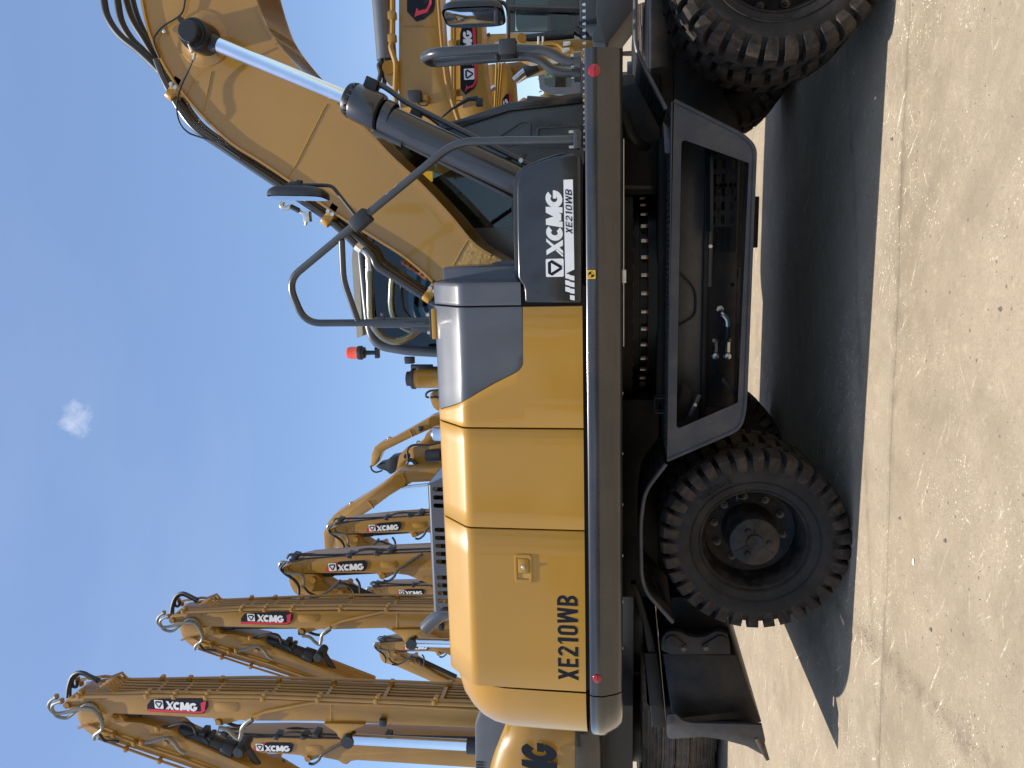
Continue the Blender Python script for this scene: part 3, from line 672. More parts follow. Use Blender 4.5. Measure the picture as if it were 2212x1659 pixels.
for px, py, bx_, by_ in ((1452, 1385, 1476, 1397), (1556, 1385, 1524, 1396)):
    k = MB(); pts = []
    c0, c1 = W(px, py, BY + .06), W(bx_, by_, BY + .06)
    d = (c1 - c0); ang = math.atan2(d.z, d.x)
    for i in range(13): t = ang + pi / 2 + pi * i / 12; pts.append((c0.x + .042 * cos(t), c0.z + .042 * sin(t)))
    for i in range(9): t = ang - pi / 2 + pi * i / 8; pts.append((c1.x + .020 * cos(t), c1.z + .020 * sin(t)))
    k.prism(pts, BY + .045, BY + .062); k.build('pin_keeper', 'frame_paint', blade, bevel=.003)
    MB().cyl(c1 - Vector((0, .032, 0)), c1, .015, seg=6).cyl(c1 - Vector((0, .018, 0)), c1, .019, seg=18).build('keeper_bolt', 'dull_steel', blade, ang=40)
for y in (.5, 1.85): MB().prism(d2([(1427, 1370), (1576, 1370), (1560, 1290), (1450, 1290)], .5), y, y + .12).build('push_arm', 'frame_paint', ex, bevel=.01)
# sloping dark member beside the tail
MB().prism(d2([(1362, 1262), (1388, 1345), (1400, 1412), (1418, 1412), (1412, 1380), (1385, 1290), (1375, 1262)], .35), .35, .42).build('blade_lift_arm', 'frame_paint', ex, bevel=.006)
# ---- upper structure: deck and the rounded side skirt
xs_r = W(1300, 100, YS).x; xA = W(1258, 659, YH).x; xB = W(1262, 927, YH).x; xCc = W(1266, 1147.5, YH).x; xD = W(1268, 1497, YH).x
zbt = W(1268, 900, YS).z; zbb = W(1345, 900, YS + .06).z
MB().span(xD - .1, xs_r - .03, .0, 2.62, 1.31, 1.42).build('deck_frame', 'frame_paint', ex, bevel=.01)
MB().cyl((rc.x, YC, 1.2), (rc.x, YC, 1.32), .8, seg=40).build('turntable_base', 'frame_paint', ex)
skp = [(.10, zbb + .012), (.10, zbb), (.075, zbb), (.058, zbb + .008), (.036, zbb + .034), (.024, zbb + .060), (.012, zbb + .088), (.004, zbb + .105), (.001, zbb + .125), (0.001, zbt - .035), (.003, zbt - .014), (.012, zbt - .003), (.03, zbt), (.10, zbt), (.10, zbt - .01)]
def skirt(x0, x1, y):
    n = 24
    return MB().grid([[Vector((x0 + (x1 - x0) * i / n, y + a, b)) for a, b in skp] for i in range(n + 1)])
sk = skirt(xD + .004, xs_r, YS)
sk.add([(xs_r, YS + a, b) for a, b in skp], [tuple(range(len(skp)))])
beam = sk.build('side_skirt', 'beam_paint', ex, ang=40)
MB().grid([[Vector((x, YS + .09, z)) for x in (xD, xs_r - .02)] for z in (zbb + .01, zbt)]).build('skirt_backing', 'frame_paint', ex)
MB().span(xD, xs_r, 2.62, 2.74, zbb, zbt).build('far_skirt', 'beam_paint', ex, bevel=.02)
for sx, sy, rr in ((1284, 152, .031), (1290, 1466, .026)):
    p = W(sx, sy, YS); MB().lathe([(.0, -.010), (rr * .7, -.009), (rr * .95, -.005), (rr, 0.), (rr, .004)], (p.x, YS, p.z), seg=28).build('red_reflector', 'red_lens', beam)
p = W(1277, 593, YS - .001)
PT = Print(p, (1, 0, 0), (0, 0, 1), (0, -1, 0)); PT.poly(roundpoly([(-.022, -.022), (.022, -.022), (.022, .022), (-.022, .022)], .004)); PT.out('centre_mark', 'yellow_print', beam)
PT = Print(p + Vector((0, -.001, 0)), (1, 0, 0), (0, 0, 1), (0, -1, 0))
for q in _ring(0, 0, .016, .016, .0022, 0, 360, 24): PT.poly(q)
for a0 in (0, 180): PT.poly([(0, 0)] + [(.015 * cos(R(a0 + 90 * i / 6)), .015 * sin(R(a0 + 90 * i / 6))) for i in range(7)])
PT.out('centre_symbol', 'black_print', beam)
# thin pull rod and paper tag under the skirt
MB().cyl(W(1347, 300, YS + .1), W(1347, 748, YS + .1), .0035, seg=8).build('pull_rod', 'zinc', ex)
MB().prism(d2([(1341.5, 583), (1352.5, 583), (1352.5, 611), (1341.5, 611)], YS + .09), YS + .088, YS + .0885).build('paper_tag', 'label_white', ex)
for sy in (640, 850, 980, 1090, 1200, 1300, 1400):
    p = W(1346, sy, YS + .12); MB().cyl(p, p + Vector((0, 0, .02)), .008, seg=6).build('skirt_bolt', 'zinc', ex)
# ---- hood: one cross-section swept along x
zlo = W(1262, 927, YH).z + .004; zs1 = W(1018, 1100, YH).z; ztop = W(960, 1100, YH + .22).z
def hood_prof():
    pts = [(0, zlo), (0, zlo + .012)]
    for i in range(1, 12): pts.append((0, zlo + .012 + (zs1 - zlo - .012) * i / 12))
    A = Vector((0, zs1 - .012)); Bp = Vector((0, zs1 + .022)); C = Vector((.020, zs1 + .045))
    for i in range(7):
        t = i / 6; v = A * (1 - t) ** 2 + Bp * 2 * t * (1 - t) + C * t * t; pts.append((v.x, v.y))
    pts += [(.020 + .15 * t, zs1 + .045 + (ztop - .018 - zs1 - .045) * t) for t in (.33, .66, 1.)] + [(.185, ztop - .007), (.215, ztop + .002), (.30, ztop + .018), (.6, ztop + .03)]
    return pts
HP = hood_prof()
def hood_panel(name, mat, x0f, x1f, parent, lip=.012, nx=6):
    rows = []
    for y, z in HP:
        a, b = x0f(z), x1f(z); rows.append([Vector((a + (b - a) * i / nx, YH + y, z)) for i in range(nx + 1)])
    # rolled-in edges at both seams so that the joint has depth
    full = []
    for r, (y, z) in zip(rows, HP):
        inn = Vector((0, lip, 0)) if y < .02 else Vector((0, lip * .6, -lip * .8))
        full.append([r[0] + Vector((-.0005, 0, 0)) + inn, r[0] + Vector((.0, 0, 0)) + inn * .25] + [r[0] + Vector((.003, 0, 0))] + r[1:-1] + [r[-1] - Vector((.003, 0, 0)), r[-1] + inn * .25, r[-1] + Vector((.0005, 0, 0)) + inn])
    return MB().grid(full).build(name, mat, parent, ang=50)
c_ = lambda v: (lambda z: v)
gap = .0045
panC = hood_panel('hood_door', 'yellow_paint', c_(xD + gap), c_(xCc - gap), ex)
panB = hood_panel('hood_door', 'yellow_paint', c_(xCc + gap), c_(xB - gap), ex)
# two-tone door: boundary between yellow and grey
bnd_px = [(955, 880), (985, 872), (1012, 860), (1040, 843), (1070, 826), (1098, 812), (1116, 803), (1126, 794), (1131, 782)]
bnd = [W(x, y, YH + (.2 if x < 970 else .08 if x < 1005 else 0)) for x, y in bnd_px]; bnd = [(b.z, b.x) for b in bnd]
def bx(z):
    if z <= bnd[-1][0]: return xA - gap
    for (z1, x1), (z2, x2) in zip(bnd, bnd[1:]):
        if z2 <= z <= z1: return x2 + (x1 - x2) * (z - z2) / (z1 - z2)
    return bnd[0][1]
zq = bnd[-1][0]
HP_old = HP
HP = sorted({(0, z) for z in [zq - .002, zq + .002] + [zq + .01 + (zs1 - zq - .04) * i / 24 for i in range(25)]} | set(HP_old), key=lambda p: (p[1], p[0]))
panA = hood_panel('hood_door', 'yellow_paint', c_(xB + gap), lambda z: bx(z) - (.003 if z > zq else 0), ex, nx=4)
HP = [p for p in HP if p[1] > zq]
grey = hood_panel('grey_corner_panel', 'grey_paint', lambda z: bx(z), c_(xA - gap), panA, nx=4, lip=.003); grey['label'] = 'grey painted corner of the front hood door'
HP = HP_old
# grey corner block ahead of the doors
xE = W(1097, 610, YH).x
zb_blk = W(1131, 640, YH).z
HP = [p for p in HP_old if p[1] > zb_blk]
blk = hood_panel('hood_corner', 'grey_paint', c_(xA + gap), c_(xE), ex)
MB().grid([[Vector((xE - .0015, YH + y + .004, z)) for y, z in HP]] + [[Vector((xE - .0015, YH + .6, z)) for y, z in HP]]).build('hood_corner_end', 'grey_paint', blk, ang=50)
HP = HP_old
MB().span(xE - .05, xE - .004, YH + .06, YH + .60, zlo, zs1 - .05).build('corner_backing', 'frame_paint', ex)
# dark liner behind the seams, roof and firewall
ln = MB()
ln.grid([[Vector((x, YH + y + .03, z - .02)) for y, z in HP_old] for x in (xD, xA + .1)])
ln.build('hood_liner', 'frame_paint', ex)
MB().grid([[Vector((x, y, z)) for y, z in ((YH + .59, ztop + .028), (1.4, ztop + .05), (2.3, ztop + .03), (2.6, ztop - .2), (2.68, zlo))] for x in (xD, xB)]).build('hood_roof', 'yellow_paint', ex)
MB().span(xB, xA + .2, YH + .45, .86, zlo, ztop + .01).build('tank_housing', 'grey_paint', ex, bevel=.02)
# hood door latch: recessed cup with a paddle and a key bolt
lp = W(1131, 1228, YH)
cup = MB(); framed(cup, roundpoly([(lp.x - .085, lp.z - .05), (lp.x + .085, lp.z - .05), (lp.x + .085, lp.z + .05), (lp.x - .085, lp.z + .05)], .018), roundpoly([(lp.x - .062, lp.z - .034), (lp.x + .062, lp.z - .034), (lp.x + .062, lp.z + .034), (lp.x - .062, lp.z + .034)], .01), YH - .006, YH + .003)
latch = cup.build('latch', 'yellow_paint', panC, bevel=.002)
MB().span(lp.x - .061, lp.x - .028, YH - .0015, YH - .001, lp.z - .033, lp.z + .033).build('finger_recess', 'cast_yellow', latch)
MB().span(lp.x - .024, lp.x + .060, YH - .008, YH + .001, lp.z - .031, lp.z + .031).build('paddle', 'yellow_paint', latch, bevel=.003)
MB().lathe([(.0, -.018), (.006, -.018), (.008, -.015), (.012, -.014), (.014, -.009), (.014, -.006)], (lp.x + .012, YH, lp.z), seg=18).build('key_bolt', 'zinc', latch)
# lettering XE210WB on the rear door
pL = W(1250, 1470, YH); pR = W(1247, 1287, YH); hgt = W(1206, 1466, YH).z - W(1250, 1466, YH).z
PT = Print((pL.x, YH, pL.z), (1, 0, 0), (0, 0, 1), (0, -1, 0))
LW = {'X': .53, 'E': .42, '2': .46, '1': .34, '0': .46, 'W': .72, 'B': .48}
tot = sum(LW[c] + .10 for c in 'XE210WB') - .10; hx = (pR.x - pL.x) / tot
for ch, x in zip('XE210WB', [sum(LW[c] + .10 for c in 'XE210WB'[:i]) for i in range(7)]):
    for q in glyph(ch, LW[ch], .155): PT.poly([((x + a) * hx, b * hgt) for a, b in q])
PT.out('lettering', 'dark_print', panC)
# ---- counterweight, rounded tail
def tail_loop(ins, z, n=14, sk=0.):
    r = .47; xc = xD - gap; pts = []
    y0 = YS + (0.03 if not sk else 0) + ins; y1 = 2.72 - ins
    for i in range(n + 1):
        t = R(90) * i / n; pts.append(Vector((xc - max(0., r - ins) * sin(t) - (ins * .0), y0 + (r) * (1 - cos(t)) , z)))
    for i in range(1, 9):
        y = y0 + r + (y1 - y0 - 2 * r) * i / 8; pts.append(Vector((xc - (r - ins) - .02 * sin(pi * i / 8) * (1 if ins < .3 else .5), y, z)))
    for i in range(1, n + 1):
        t = R(90) * (1 - i / n); pts.append(Vector((xc - max(0., r - ins) * sin(t), y1 - r * (1 - cos(t)), z)))
    return pts
lv = [(0, zlo), (0, zlo + .1), (0, zlo + .25), (.004, zs1 - .16), (.02, zs1 - .06), (.045, zs1 + .01), (.085, zs1 + .07), (.14, zs1 + .125), (.20, zs1 + .155), (.30, ztop - .012), (.44, ztop)]
rows = [tail_loop(i, z) for i, z in lv]
cwm = MB().grid(rows)
cwm.add(rows[-1], [tuple(range(len(rows[-1])))])
cw = cwm.build('counterweight', 'yellow_paint', ex, ang=60)
rows = []
for a, z in [(p[0], p[1]) for p in skp]: rows.append(tail_loop(a, z, sk=1))
sk2 = MB().grid(rows); sk2.add(rows[1], [tuple(range(len(rows[1])))]); sk2.build('counterweight_base', 'beam_paint', cw, ang=50)
# ---- black battery/tank cover with the maker's mark
cov_px = [(1256, 337), (1247, 331), (1225, 332), (1205, 338), (1180, 346), (1155, 356), (1140, 363), (1126, 374), (1118, 388), (1116, 410), (1117, 500), (1119, 598), (1123, 607), (1130, 616), (1133, 628), (1134, 654), (1256, 655)]
YV = YS + .02
cvr = MB().prism(XZ(cov_px, YV), YV, YV + .10).build('front_cover', 'black_cover', ex, bevel=.014, seg=3)
rimpx = [(x - 8 if x < 1230 else x, y - 4) for x, y in cov_px[2:12]]
MB().prism(XZ(rimpx + [(1119, 610), (1200, 610), (1250, 345)], YV + .11), YV + .11, YV + .35).build('inner_cover', 'black_cover', ex, bevel=.012)
MB().span(W(1200, 655, YV).x, W(1200, 340, YV).x, YV + .36, .82, zlo, zlo + .28).build('battery_box', 'frame_paint', ex)
mb_o = W(1218, 597, YV)
px = lambda n: n / (FPX / (W(1200, 500, YV) - CAM).dot(_fw))
PW = Print(mb_o, (1, 0, 0), (0, 0, 1), (0, -1, 0)); PD = Print(mb_o, (1, 0, 0), (0, 0, 1), (0, -1, 0))
def u_(y): return W(1200, y, YV).x - mb_o.x
def v_(x): return W(x, 500, YV).z - W(1218, 500, YV).z
emblem(PW, PD, u_(598), v_(1218), v_(1179) - v_(1218))
Hm = v_(1181) - v_(1217); x0 = u_(556); sc = (u_(410) - x0) / (3.75 * Hm)
sub = Print(mb_o, (1, 0, 0), (0, 0, 1), (0, -1, 0))
class _S:
    def poly(s, pts): PW.poly([(x0 + (a - x0) * sc, b) for a, b in pts])
xcmg_letters(_S(), x0, v_(1217), Hm)
PW.poly([(u_(583), v_(1241)), (u_(389), v_(1240)), (u_(389), v_(1220)), (u_(592), v_(1221))])
for i in range(4):
    y0 = 592 + 14.2 * i
    if i < 3:
        PW.poly([(u_(y0 + 1.5), v_(1231)), (u_(y0 - 1), v_(1221)), (u_(y0 + 9), v_(1221)), (u_(y0 + 12), v_(1231))][::1])
    PW.poly([(u_(y0 + 5), v_(1241)), (u_(y0 - 6 + 9), v_(1231)), (u_(y0 + 13), v_(1231)), (u_(y0 + 15), v_(1241))])
PW.out('maker_mark', 'white_print', cvr)
PD.out('emblem_band', 'black_print', cvr)
PD = Print(mb_o + Vector((0, -.0012, 0)), (1, 0, 0), (0, 0, 1), (0, -1, 0))
h2 = (v_(1223.5) - v_(1238)); xx = u_(507); sc2 = (u_(408) - xx)
tot = sum({'X': .62, 'E': .56, '2': .56, '1': .40, '0': .56, 'W': .90, 'B': .60}[c] + .12 for c in 'XE210WB') + .1
w2 = sc2 / (tot * h2)
class _T:
    def poly(s, pts): PD.poly(pts)
x = 0
for ch in 'XE210WB':
    w = {'X': .62, 'E': .56, '2': .56, '1': .40, '0': .56, 'W': .90, 'B': .60}[ch]
    for q in glyph(ch, w, .15): PD.poly([(xx + (x + a + b * .2) * h2 * w2, v_(1238) + b * h2) for a, b in q])
    x += w + .12
PD.out('model_lettering', 'black_print', cvr)
# ---- louvred grille box on the hood, exhaust, air cleaner, canister
LY = .62
gx0, gx1 = W(935, 1322, LY).x, W(935, 1048, LY).x; gz1 = W(929, 1180, LY).z; gz0 = ztop + .0
lg = MB(); n = 13
slots = {}
gw = (gx1 - gx0) / 16
for i in range(16):
    x0_, x1_ = gx0 + gw * i, gx0 + gw * (i + 1); z0_, z1_ = gz0, gz1 - .022
    if i in (5, 11, 12): lg.span(x0_, x1_, LY, LY + .006, z0_, z1_); continue
    zm = (z0_ + z1_) / 2 + .0; hw, hh = gw * .27, (z1_ - z0_) * .44
    framed(lg, [(x0_, z0_), (x1_, z0_), (x1_, z1_), (x0_, z1_)], roundpoly([((x0_ + x1_) / 2 - hw, zm - hh), ((x0_ + x1_) / 2 + hw, zm - hh), ((x0_ + x1_) / 2 + hw, zm + hh), ((x0_ + x1_) / 2 - hw, zm + hh)], hw, 4), LY, LY + .006)
lou = lg.build('louvre_box', 'grey_paint', ex, ang=25)
tp = [Vector((0, LY, gz1 - .03)), Vector((0, LY + .004, gz1 - .012)), Vector((0, LY + .02, gz1)), Vector((0, 1.9, gz1 + .02)), Vector((0, 1.9, gz0))]
xe = gx1 + .13
MB().grid([[Vector((x, p.y, p.z)) for p in tp] for x in (gx0, (gx0 + gx1) / 2, gx1)]).add([(gx1, LY, gz0), (gx1, LY, gz1 - .03), (gx1, LY + .02, gz1), (gx1, 1.9, gz1), (xe, 1.9, gz0), (xe, LY, gz0)], [(0, 1, 5), (1, 2, 3, 4, 5)]).build('louvre_top', 'grey_paint', lou, ang=60)
MB().span(gx0 + .05, gx1 - .02, LY + .10, LY + .6, gz0 - .02, gz1 - .05).build('cooler_core', 'frame_paint', lou)
for xx_ in (gx0 + gw * 11.5, gx0 + gw * 5.5):
    k = MB().box((xx_, LY - .05, gz0 + .05), (.045, .05, .06)).box((xx_, LY - .07, gz0 + .02), (.07, .03, .03)); k.build('hood_latch', 'far_black', lou, bevel=.008)
    for d in (-.045, .045): MB().lathe([(0, -.014), (.010, -.012), (.013, 0), (.013, .012)], (xx_ + d, LY - .07, gz0 + .03), seg=14).build('latch_bolt', 'zinc', lou)
xh = gx0 + gw * 8.5
MB().tube(fillet([(xh - .14, LY - .07, gz0 - .03), (xh - .14, LY - .08, gz0 + .05), (xh + .14, LY - .08, gz0 + .05), (xh + .14, LY - .07, gz0 - .03)], .02), .009, 10).build('hood_handle', 'far_black', lou)
EY = .75
e0 = W(990, 1328, EY); path = smoothpath([W(1000, 1322, EY), W(966, 1324, EY), W(948, 1331, EY), W(930, 1346, EY), W(919, 1358, EY)], 6)
ep = MB().tube(path, .050, 20, cap=False).tube(path, .045, 20, cap=False)
ep.build('exhaust_pipe', 'grey_paint', ex, ang=60)
ay = 1.15; ac = W(920, 818, ay); az0, az1 = W(960, 818, ay).z, W(894, 818, ay).z; azt = W(880, 818, ay).z
ar = (W(920, 798, ay).x - W(920, 838, ay).x) / 2
cyc = MB().lathe([(ar, az0 - .1), (ar, az1 - .05), (ar * 1.03, az1 - .045), (ar * 1.03, az1 - .03), (ar, az1 - .025), (ar, az1)], (ac.x, ay, 0), (0, 0, 1), 36).build('air_precleaner', 'yellow_paint', ex)
MB().lathe([(ar * 1.10, az1 - .012), (ar * 1.12, az1), (ar * 1.10, az1 + .012), (ar * .80, az1 + .016), (ar * .78, azt), (ar * .6, azt + .004), (.001, azt + .004)], (ac.x, ay, 0), (0, 0, 1), 36).build('precleaner_cap', 'far_black', cyc)
cp = W(945, 937, .9); MB().lathe([(.001, .05), (.015, .05), (.018, .035), (.045, .03), (.052, .02), (.052, -.05)], (cp.x, .9, W(945, 937, .9).z), (0, 0, 1), 24).build('filler_canister', 'chrome', ex)
# small posts and bracket behind the hood at the cab end
MB().cyl(W(888, 792, 1.3), W(935, 792, 1.3), .018).cyl(W(905, 800, 1.3), W(950, 800, 1.3), .03).box(W(885, 778, 1.3), (.05, .05, .07)).build('horn_post', 'far_black', ex, bevel=.004)
MB().prism(XZ([(873, 771), (873, 779), (885, 785), (886, 778)], 1.3), 1.3, 1.33).build('horn_bracket', 'far_yellow', ex)
# ---- boom
BN, BF = .95, 1.36
top_px = [(300, -60), (303, -20), (306, 0), (320, 65), (345, 125), (372, 172), (400, 210), (440, 256), (500, 312), (560, 350), (620, 390), (690, 440), (750, 480), (810, 517), (870, 555), (915, 592), (952, 626), (1010, 650), (1075, 640)]
bot_px = [(1100, 590), (1092, 566), (1030, 528), (985, 475), (940, 425), (900, 384), (850, 338), (790, 276), (710, 206), (660, 160), (615, 110), (580, 60), (560, 10), (545, -40), (535, -80)]
def cat(px, Y, sub=4): return [Vector((p.x, p.z)) for p in smoothpath([W(x, y, Y) for x, y in px], sub)]
tp_, bt_ = cat(top_px, BN), cat(bot_px, BN)
boom = MB().prism([tuple(p) for p in tp_ + bt_], BN, BF).build('boom', 'boom_paint', ex, ang=30)
def flange(path, y0, y1, th, name):
    n = len(path); nr = []
    for i in range(n):
        d = (path[min(i + 1, n - 1)] - path[max(i - 1, 0)]).normalized(); nr.append(Vector((d.y, -d.x)))
    mb = MB(); q = [Vector((p.x, p.y)) for p in path]
    o = [q[i] - nr[i] * th for i in range(n)]
    mb.grid([[Vector((p.x, y, p.y)) for p in q] for y in (y0, y1)]).grid([[Vector((p.x, y, p.y)) for p in o] for y in (y0, y1)])
    for y in (y0, y1): mb.grid([[Vector((p.x, y, p.y)) for p in q], [Vector((p.x, y, p.y)) for p in o]])
    return mb.build(name, 'boom_paint', boom, ang=30, merge=False)
flange(bt_[6:], BN - .022, BF + .022, .018, 'bottom_plate')
flange(tp_[:-10], BN - .018, BF + .018, .016, 'top_plate')
# weld seams across the side plate
def seam(pts, name='weld_seam', r=.004, Y=BN): MB().tube([W(x, y, Y - .0005) for x, y in pts], r, 6).build(name, 'boom_paint', boom)
seam([(457, 155), (440, 240)]); seam([(706, 226), (700, 236), (640, 355), (618, 388)]); seam([(1012, 516), (995, 545), (953, 622)])
MB().prism(XZ([(1016, 523), (1026, 527), (1088, 566), (1098, 590), (1075, 636), (1010, 646), (958, 622)], BN - .004), BN - .004, BN + .01).build('boom_foot_casting', 'cast_yellow', boom)
# foot bracket
MB().prism(roundpoly(XZ([(1042, 612), (1042, 585), (1060, 568), (1100, 560), (1125, 565), (1125, 615)], .80), [.0, .08, .08, .05, 0, 0], 6), .80, .85).build('boom_bracket', 'grey_paint', ex, bevel=.006)
MB().prism(roundpoly(XZ([(1042, 612), (1042, 585), (1060, 568), (1100, 560), (1150, 565), (1150, 615)], .80), [.0, .08, .08, .05, 0, 0], 6), 1.62, 1.67).build('boom_bracket', 'grey_paint', ex, bevel=.006)
# cylinder pin boss on the boom
pc = W(436, 82, .93)
MB().lathe([(.185, BN + .002), (.180, BN - .005), (.14, BN - .009), (.118, BN - .02), (.105, BN - .12), (.095, BN - .14)], (pc.x, 0, pc.z), seg=48).build('pin_boss', 'boom_paint', boom)
CY = .72
# ---- boom cylinders
def boom_cyl(Yc, near=True):
    g = lambda x, y: W(x, y, CY) + Vector((0, Yc - CY, 0))
    P0, P1, P2, P3 = g(433, 80), g(757, 215), g(798, 240), g(1135, 398)
    d = (P3 - P0).normalized(); nrm = Vector((d.z, 0, -d.x));
    if nrm.x < 0: nrm = -nrm
    bar = MB().tube([P2 + d * .10, P3], .093, 32).build('boom_cylinder', 'cylinder_paint', ex)
    MB().tube([P0 + d * .08, P1 + d * .05], .048, 28).build('piston_rod', 'chrome', bar)
    MB().lathe([(.05, -.0), (.098, 0), (.104, .01), (.104, .045), (.092, .05)], P1 - d * .02, d, 32).build('gland', 'black_metal', bar)
    MB().lathe([(.092, .03), (.112, .032), (.118, .05), (.118, .20), (.112, .215), (.093, .225)], P1 - d * .0, d, 32).lathe([(.093, .24), (.10, .245), (.10, .30), (.093, .305)], P1, d, 32).build('head_collar', 'cylinder_paint', bar)
    for k in range(18):
        a = 2 * pi * k / 18; b1 = d.cross(Vector((0, 1, 0))).normalized(); b2 = d.cross(b1)
        c = P1 + d * .03 + (b1 * cos(a) + b2 * sin(a)) * .106; MB().cyl(c - d * .022, c + d * .004, .008, seg=6).build('gland_bolt', 'black_metal', bar)
    # rod eye
    MB().lathe([(.05, -.09), (.092, -.09), (.098, -.08), (.098, .08), (.092, .09), (.05, .09)], (P0.x, Yc, P0.z), seg=36).tube([P0, P0 + d * .14], .062, 20, r2=.05).build('rod_eye', 'black_metal', bar)
    MB().lathe([(.001, -.155), (.06, -.155), (.066, -.148), (.066, -.10), (.082, -.098), (.082, -.085)], (P0.x, Yc, P0.z), seg=32).box((P0.x + .07, Yc - .1, P0.z + .055), (.05, .03, .03), Matrix.Rotation(R(-40), 3, 'Y')).build('pin_cap', 'black_metal', bar)
    q = P0 + Vector((-.07, -.11, .02))
    MB().cyl(q, q + Vector((-.05, -.005, -.02)), .011, seg=8).build('grease_nipple', 'zinc', bar)
    # oil pipes strapped to the barrel
    up = nrm
    MB().tube(fillet([P1 + d * .09 + up * .12, P1 + d * .12 + up * .16, P1 + d * .20 + up * .155, P1 + d * .34 + up * .125, P3 + up * .118], .05), .018, 12).build('oil_pipe', 'cylinder_paint', bar)
    MB().box(P1 + d * .10 + up * .13, (.09, .07, .09), Matrix.Rotation(-math.atan2(d.z, d.x), 3, 'Y')).build('port_block', 'black_metal', bar, bevel=.008)
    MB().tube([P1 + d * .22 - up * .115, P1 + d * .42 - up * .115], .026, 12).tube([P1 + d * .42 - up * .112, P3 - up * .112], .014, 10).build('oil_pipe', 'cylinder_paint', bar)
    if near:
        for f in (.80,):
            c = P0 + (P3 - P0) * .965 + up * .12; MB().cyl(c, c + Vector((0, -.03, 0)), .014, seg=12).build('clamp_bolt', 'zinc', bar)
            MB().box(c, (.03, .02, .10), Matrix.Rotation(-math.atan2(d.z, d.x), 3, 'Y')).build('pipe_clamp', 'cylinder_paint', bar, bevel=.003)
    return bar
boom_cyl(CY); boom_cyl(2 * YC - CY, False)
# grease lines on the boom face
MB().tube(smoothpath([W(360, 0 - 40, BN - .02), W(397, -20, BN - .02), W(399, 5, BN - .02), W(390, 32, BN - .02), W(355, 55, BN - .02), W(340, 70, BN - .02), W(332, 90, BN - .03), W(345, 125, BN - .02)]), .006, 8).build('grease_line', 'rubber_hose', boom)
MB().lathe([(0, -.012), (.012, -.008), (.014, 0), (0, .012)], W(355, 68, BN - .02), seg=14).build('line_clip', 'zinc', boom)
MB().tube(smoothpath([W(421, 118, .82), W(408, 150, .88), W(390, 190, .9), W(382, 230, .9), W(388, 265, .9), W(405, 285, .92), W(425, 294, .95), W(470, 310, .95), W(520, 342, .95)]), .006, 8).build('grease_line', 'rubber_hose', boom)
MB().cyl(W(421, 113, .82), W(418, 128, .83), .010, seg=10).build('line_fitting', 'zinc', boom)
# ---- steel pipes on the back of the boom, clamps, hoses
PX1 = [(338, 128), (352, 165), (372, 205), (392, 240), (425, 280), (480, 318), (545, 362), (620, 412), (680, 452), (712, 476), (745, 505), (768, 529)]
def boompipe(px, Y, r, off=0., name='boom_pipe', mat='pipe_paint', sub=5): return MB().tube(smoothpath([W(x - off, y + off * .6, Y) for x, y in px], sub), r, 14).build(name, mat, boom)
boompipe(PX1, .985, .026)
PX2 = [(346, 133), (362, 170), (386, 208), (408, 245), (438, 280), (492, 318), (560, 362), (632, 407), (692, 447), (724, 471), (760, 503), (790, 527), (812, 545), (822, 565), (840, 580), (880, 607), (935, 645), (965, 668)]
boompipe(PX2, 1.06, .024)
boompipe([(x + 5, y - 3) for x, y in PX2], 1.16, .022); boompipe([(x - 5, y + 3) for x, y in PX2[:9]], 1.30, .022)
PX3 = [(790, 535), (806, 555), (815, 575), (840, 592), (880, 618), (932, 652), (965, 675)]
boompipe(PX3, .985, .026)
MB().tube([W(x, y, 1.0) for x, y in ((440, 250), (520, 318), (640, 395), (700, 440), (760, 488))], .005, 6).build('wire_harness', 'rubber_hose', boom)
for cxp, cyp in ((375, 207), (709, 477), (926, 641)):
    c = W(cxp, cyp, 1.0); dirv = (W(cxp + 30, cyp + 21, 1.0) - W(cxp, cyp, 1.0)).normalized(); a = -math.atan2(dirv.z, dirv.x)
    k = MB().tube([c + Vector((0, -.02, 0)) - dirv * .028, c + Vector((0, -.02, 0)) + dirv * .028], .040, 16).box(c + Vector((.05, 0, -.04)), (.06, .10, .14), Matrix.Rotation(a, 3, 'Y')).build('pipe_clamp', 'yellow_paint', boom, bevel=.004)
    for dd in (-.018, .018):
        b = c + Vector((.052, -.052, -.045)) + dirv * dd; MB().cyl(b, b + Vector((0, -.02, 0)), .014, seg=14).build('clamp_bolt', 'zinc', k)
# hose bundle at the top going to the stick
for px_, Y, r in (([(205, -60), (222, -10), (232, 35), (258, 75), (300, 110), (332, 140), (352, 162)], .99, .024), ([(240, -60), (252, -10), (262, 45), (285, 85), (312, 112), (345, 150)], 1.07, .024), ([(262, -60), (270, -10), (285, 40), (312, 85), (335, 125), (345, 150)], 1.15, .024), ([(276, -60), (284, -10), (298, 40), (322, 90), (350, 135)], 1.27, .022)):
    MB().tube(smoothpath([W(x, y, Y) for x, y in px_], 6), r, 14).build('boom_hose', 'rubber_hose', boom)
# fittings on the outside of the pipes
f = MB(); f.tube(smoothpath([W(612, 436, .98), W(608, 445, .97), W(618, 450, .97), W(628, 446, .97), W(640, 452, .98)]), .016, 10).cyl(W(640, 452, .98), W(668, 470, .98), .012).box(W(664, 468, .98), (.07, .05, .045)).cyl(W(664, 470, .98), W(660, 486, .98), .010, seg=8)
f.build('test_port', 'zinc', boom, bevel=.003)
MB().tube([W(628, 446, .965), W(646, 455, .97)], .018, 12).build('port_hose', 'rubber_hose', boom)
MB().cyl(W(770, 531, .985), W(782, 541, .985), .033, seg=6).tube(smoothpath([W(780, 540, .985), W(790, 546, .985), W(796, 556, .99), W(797, 566, 1.0)]), .020, 12).cyl(W(797, 560, 1.0), W(799, 585, 1.0), .027, seg=14).build('hose_end', 'zinc', boom, ang=40)
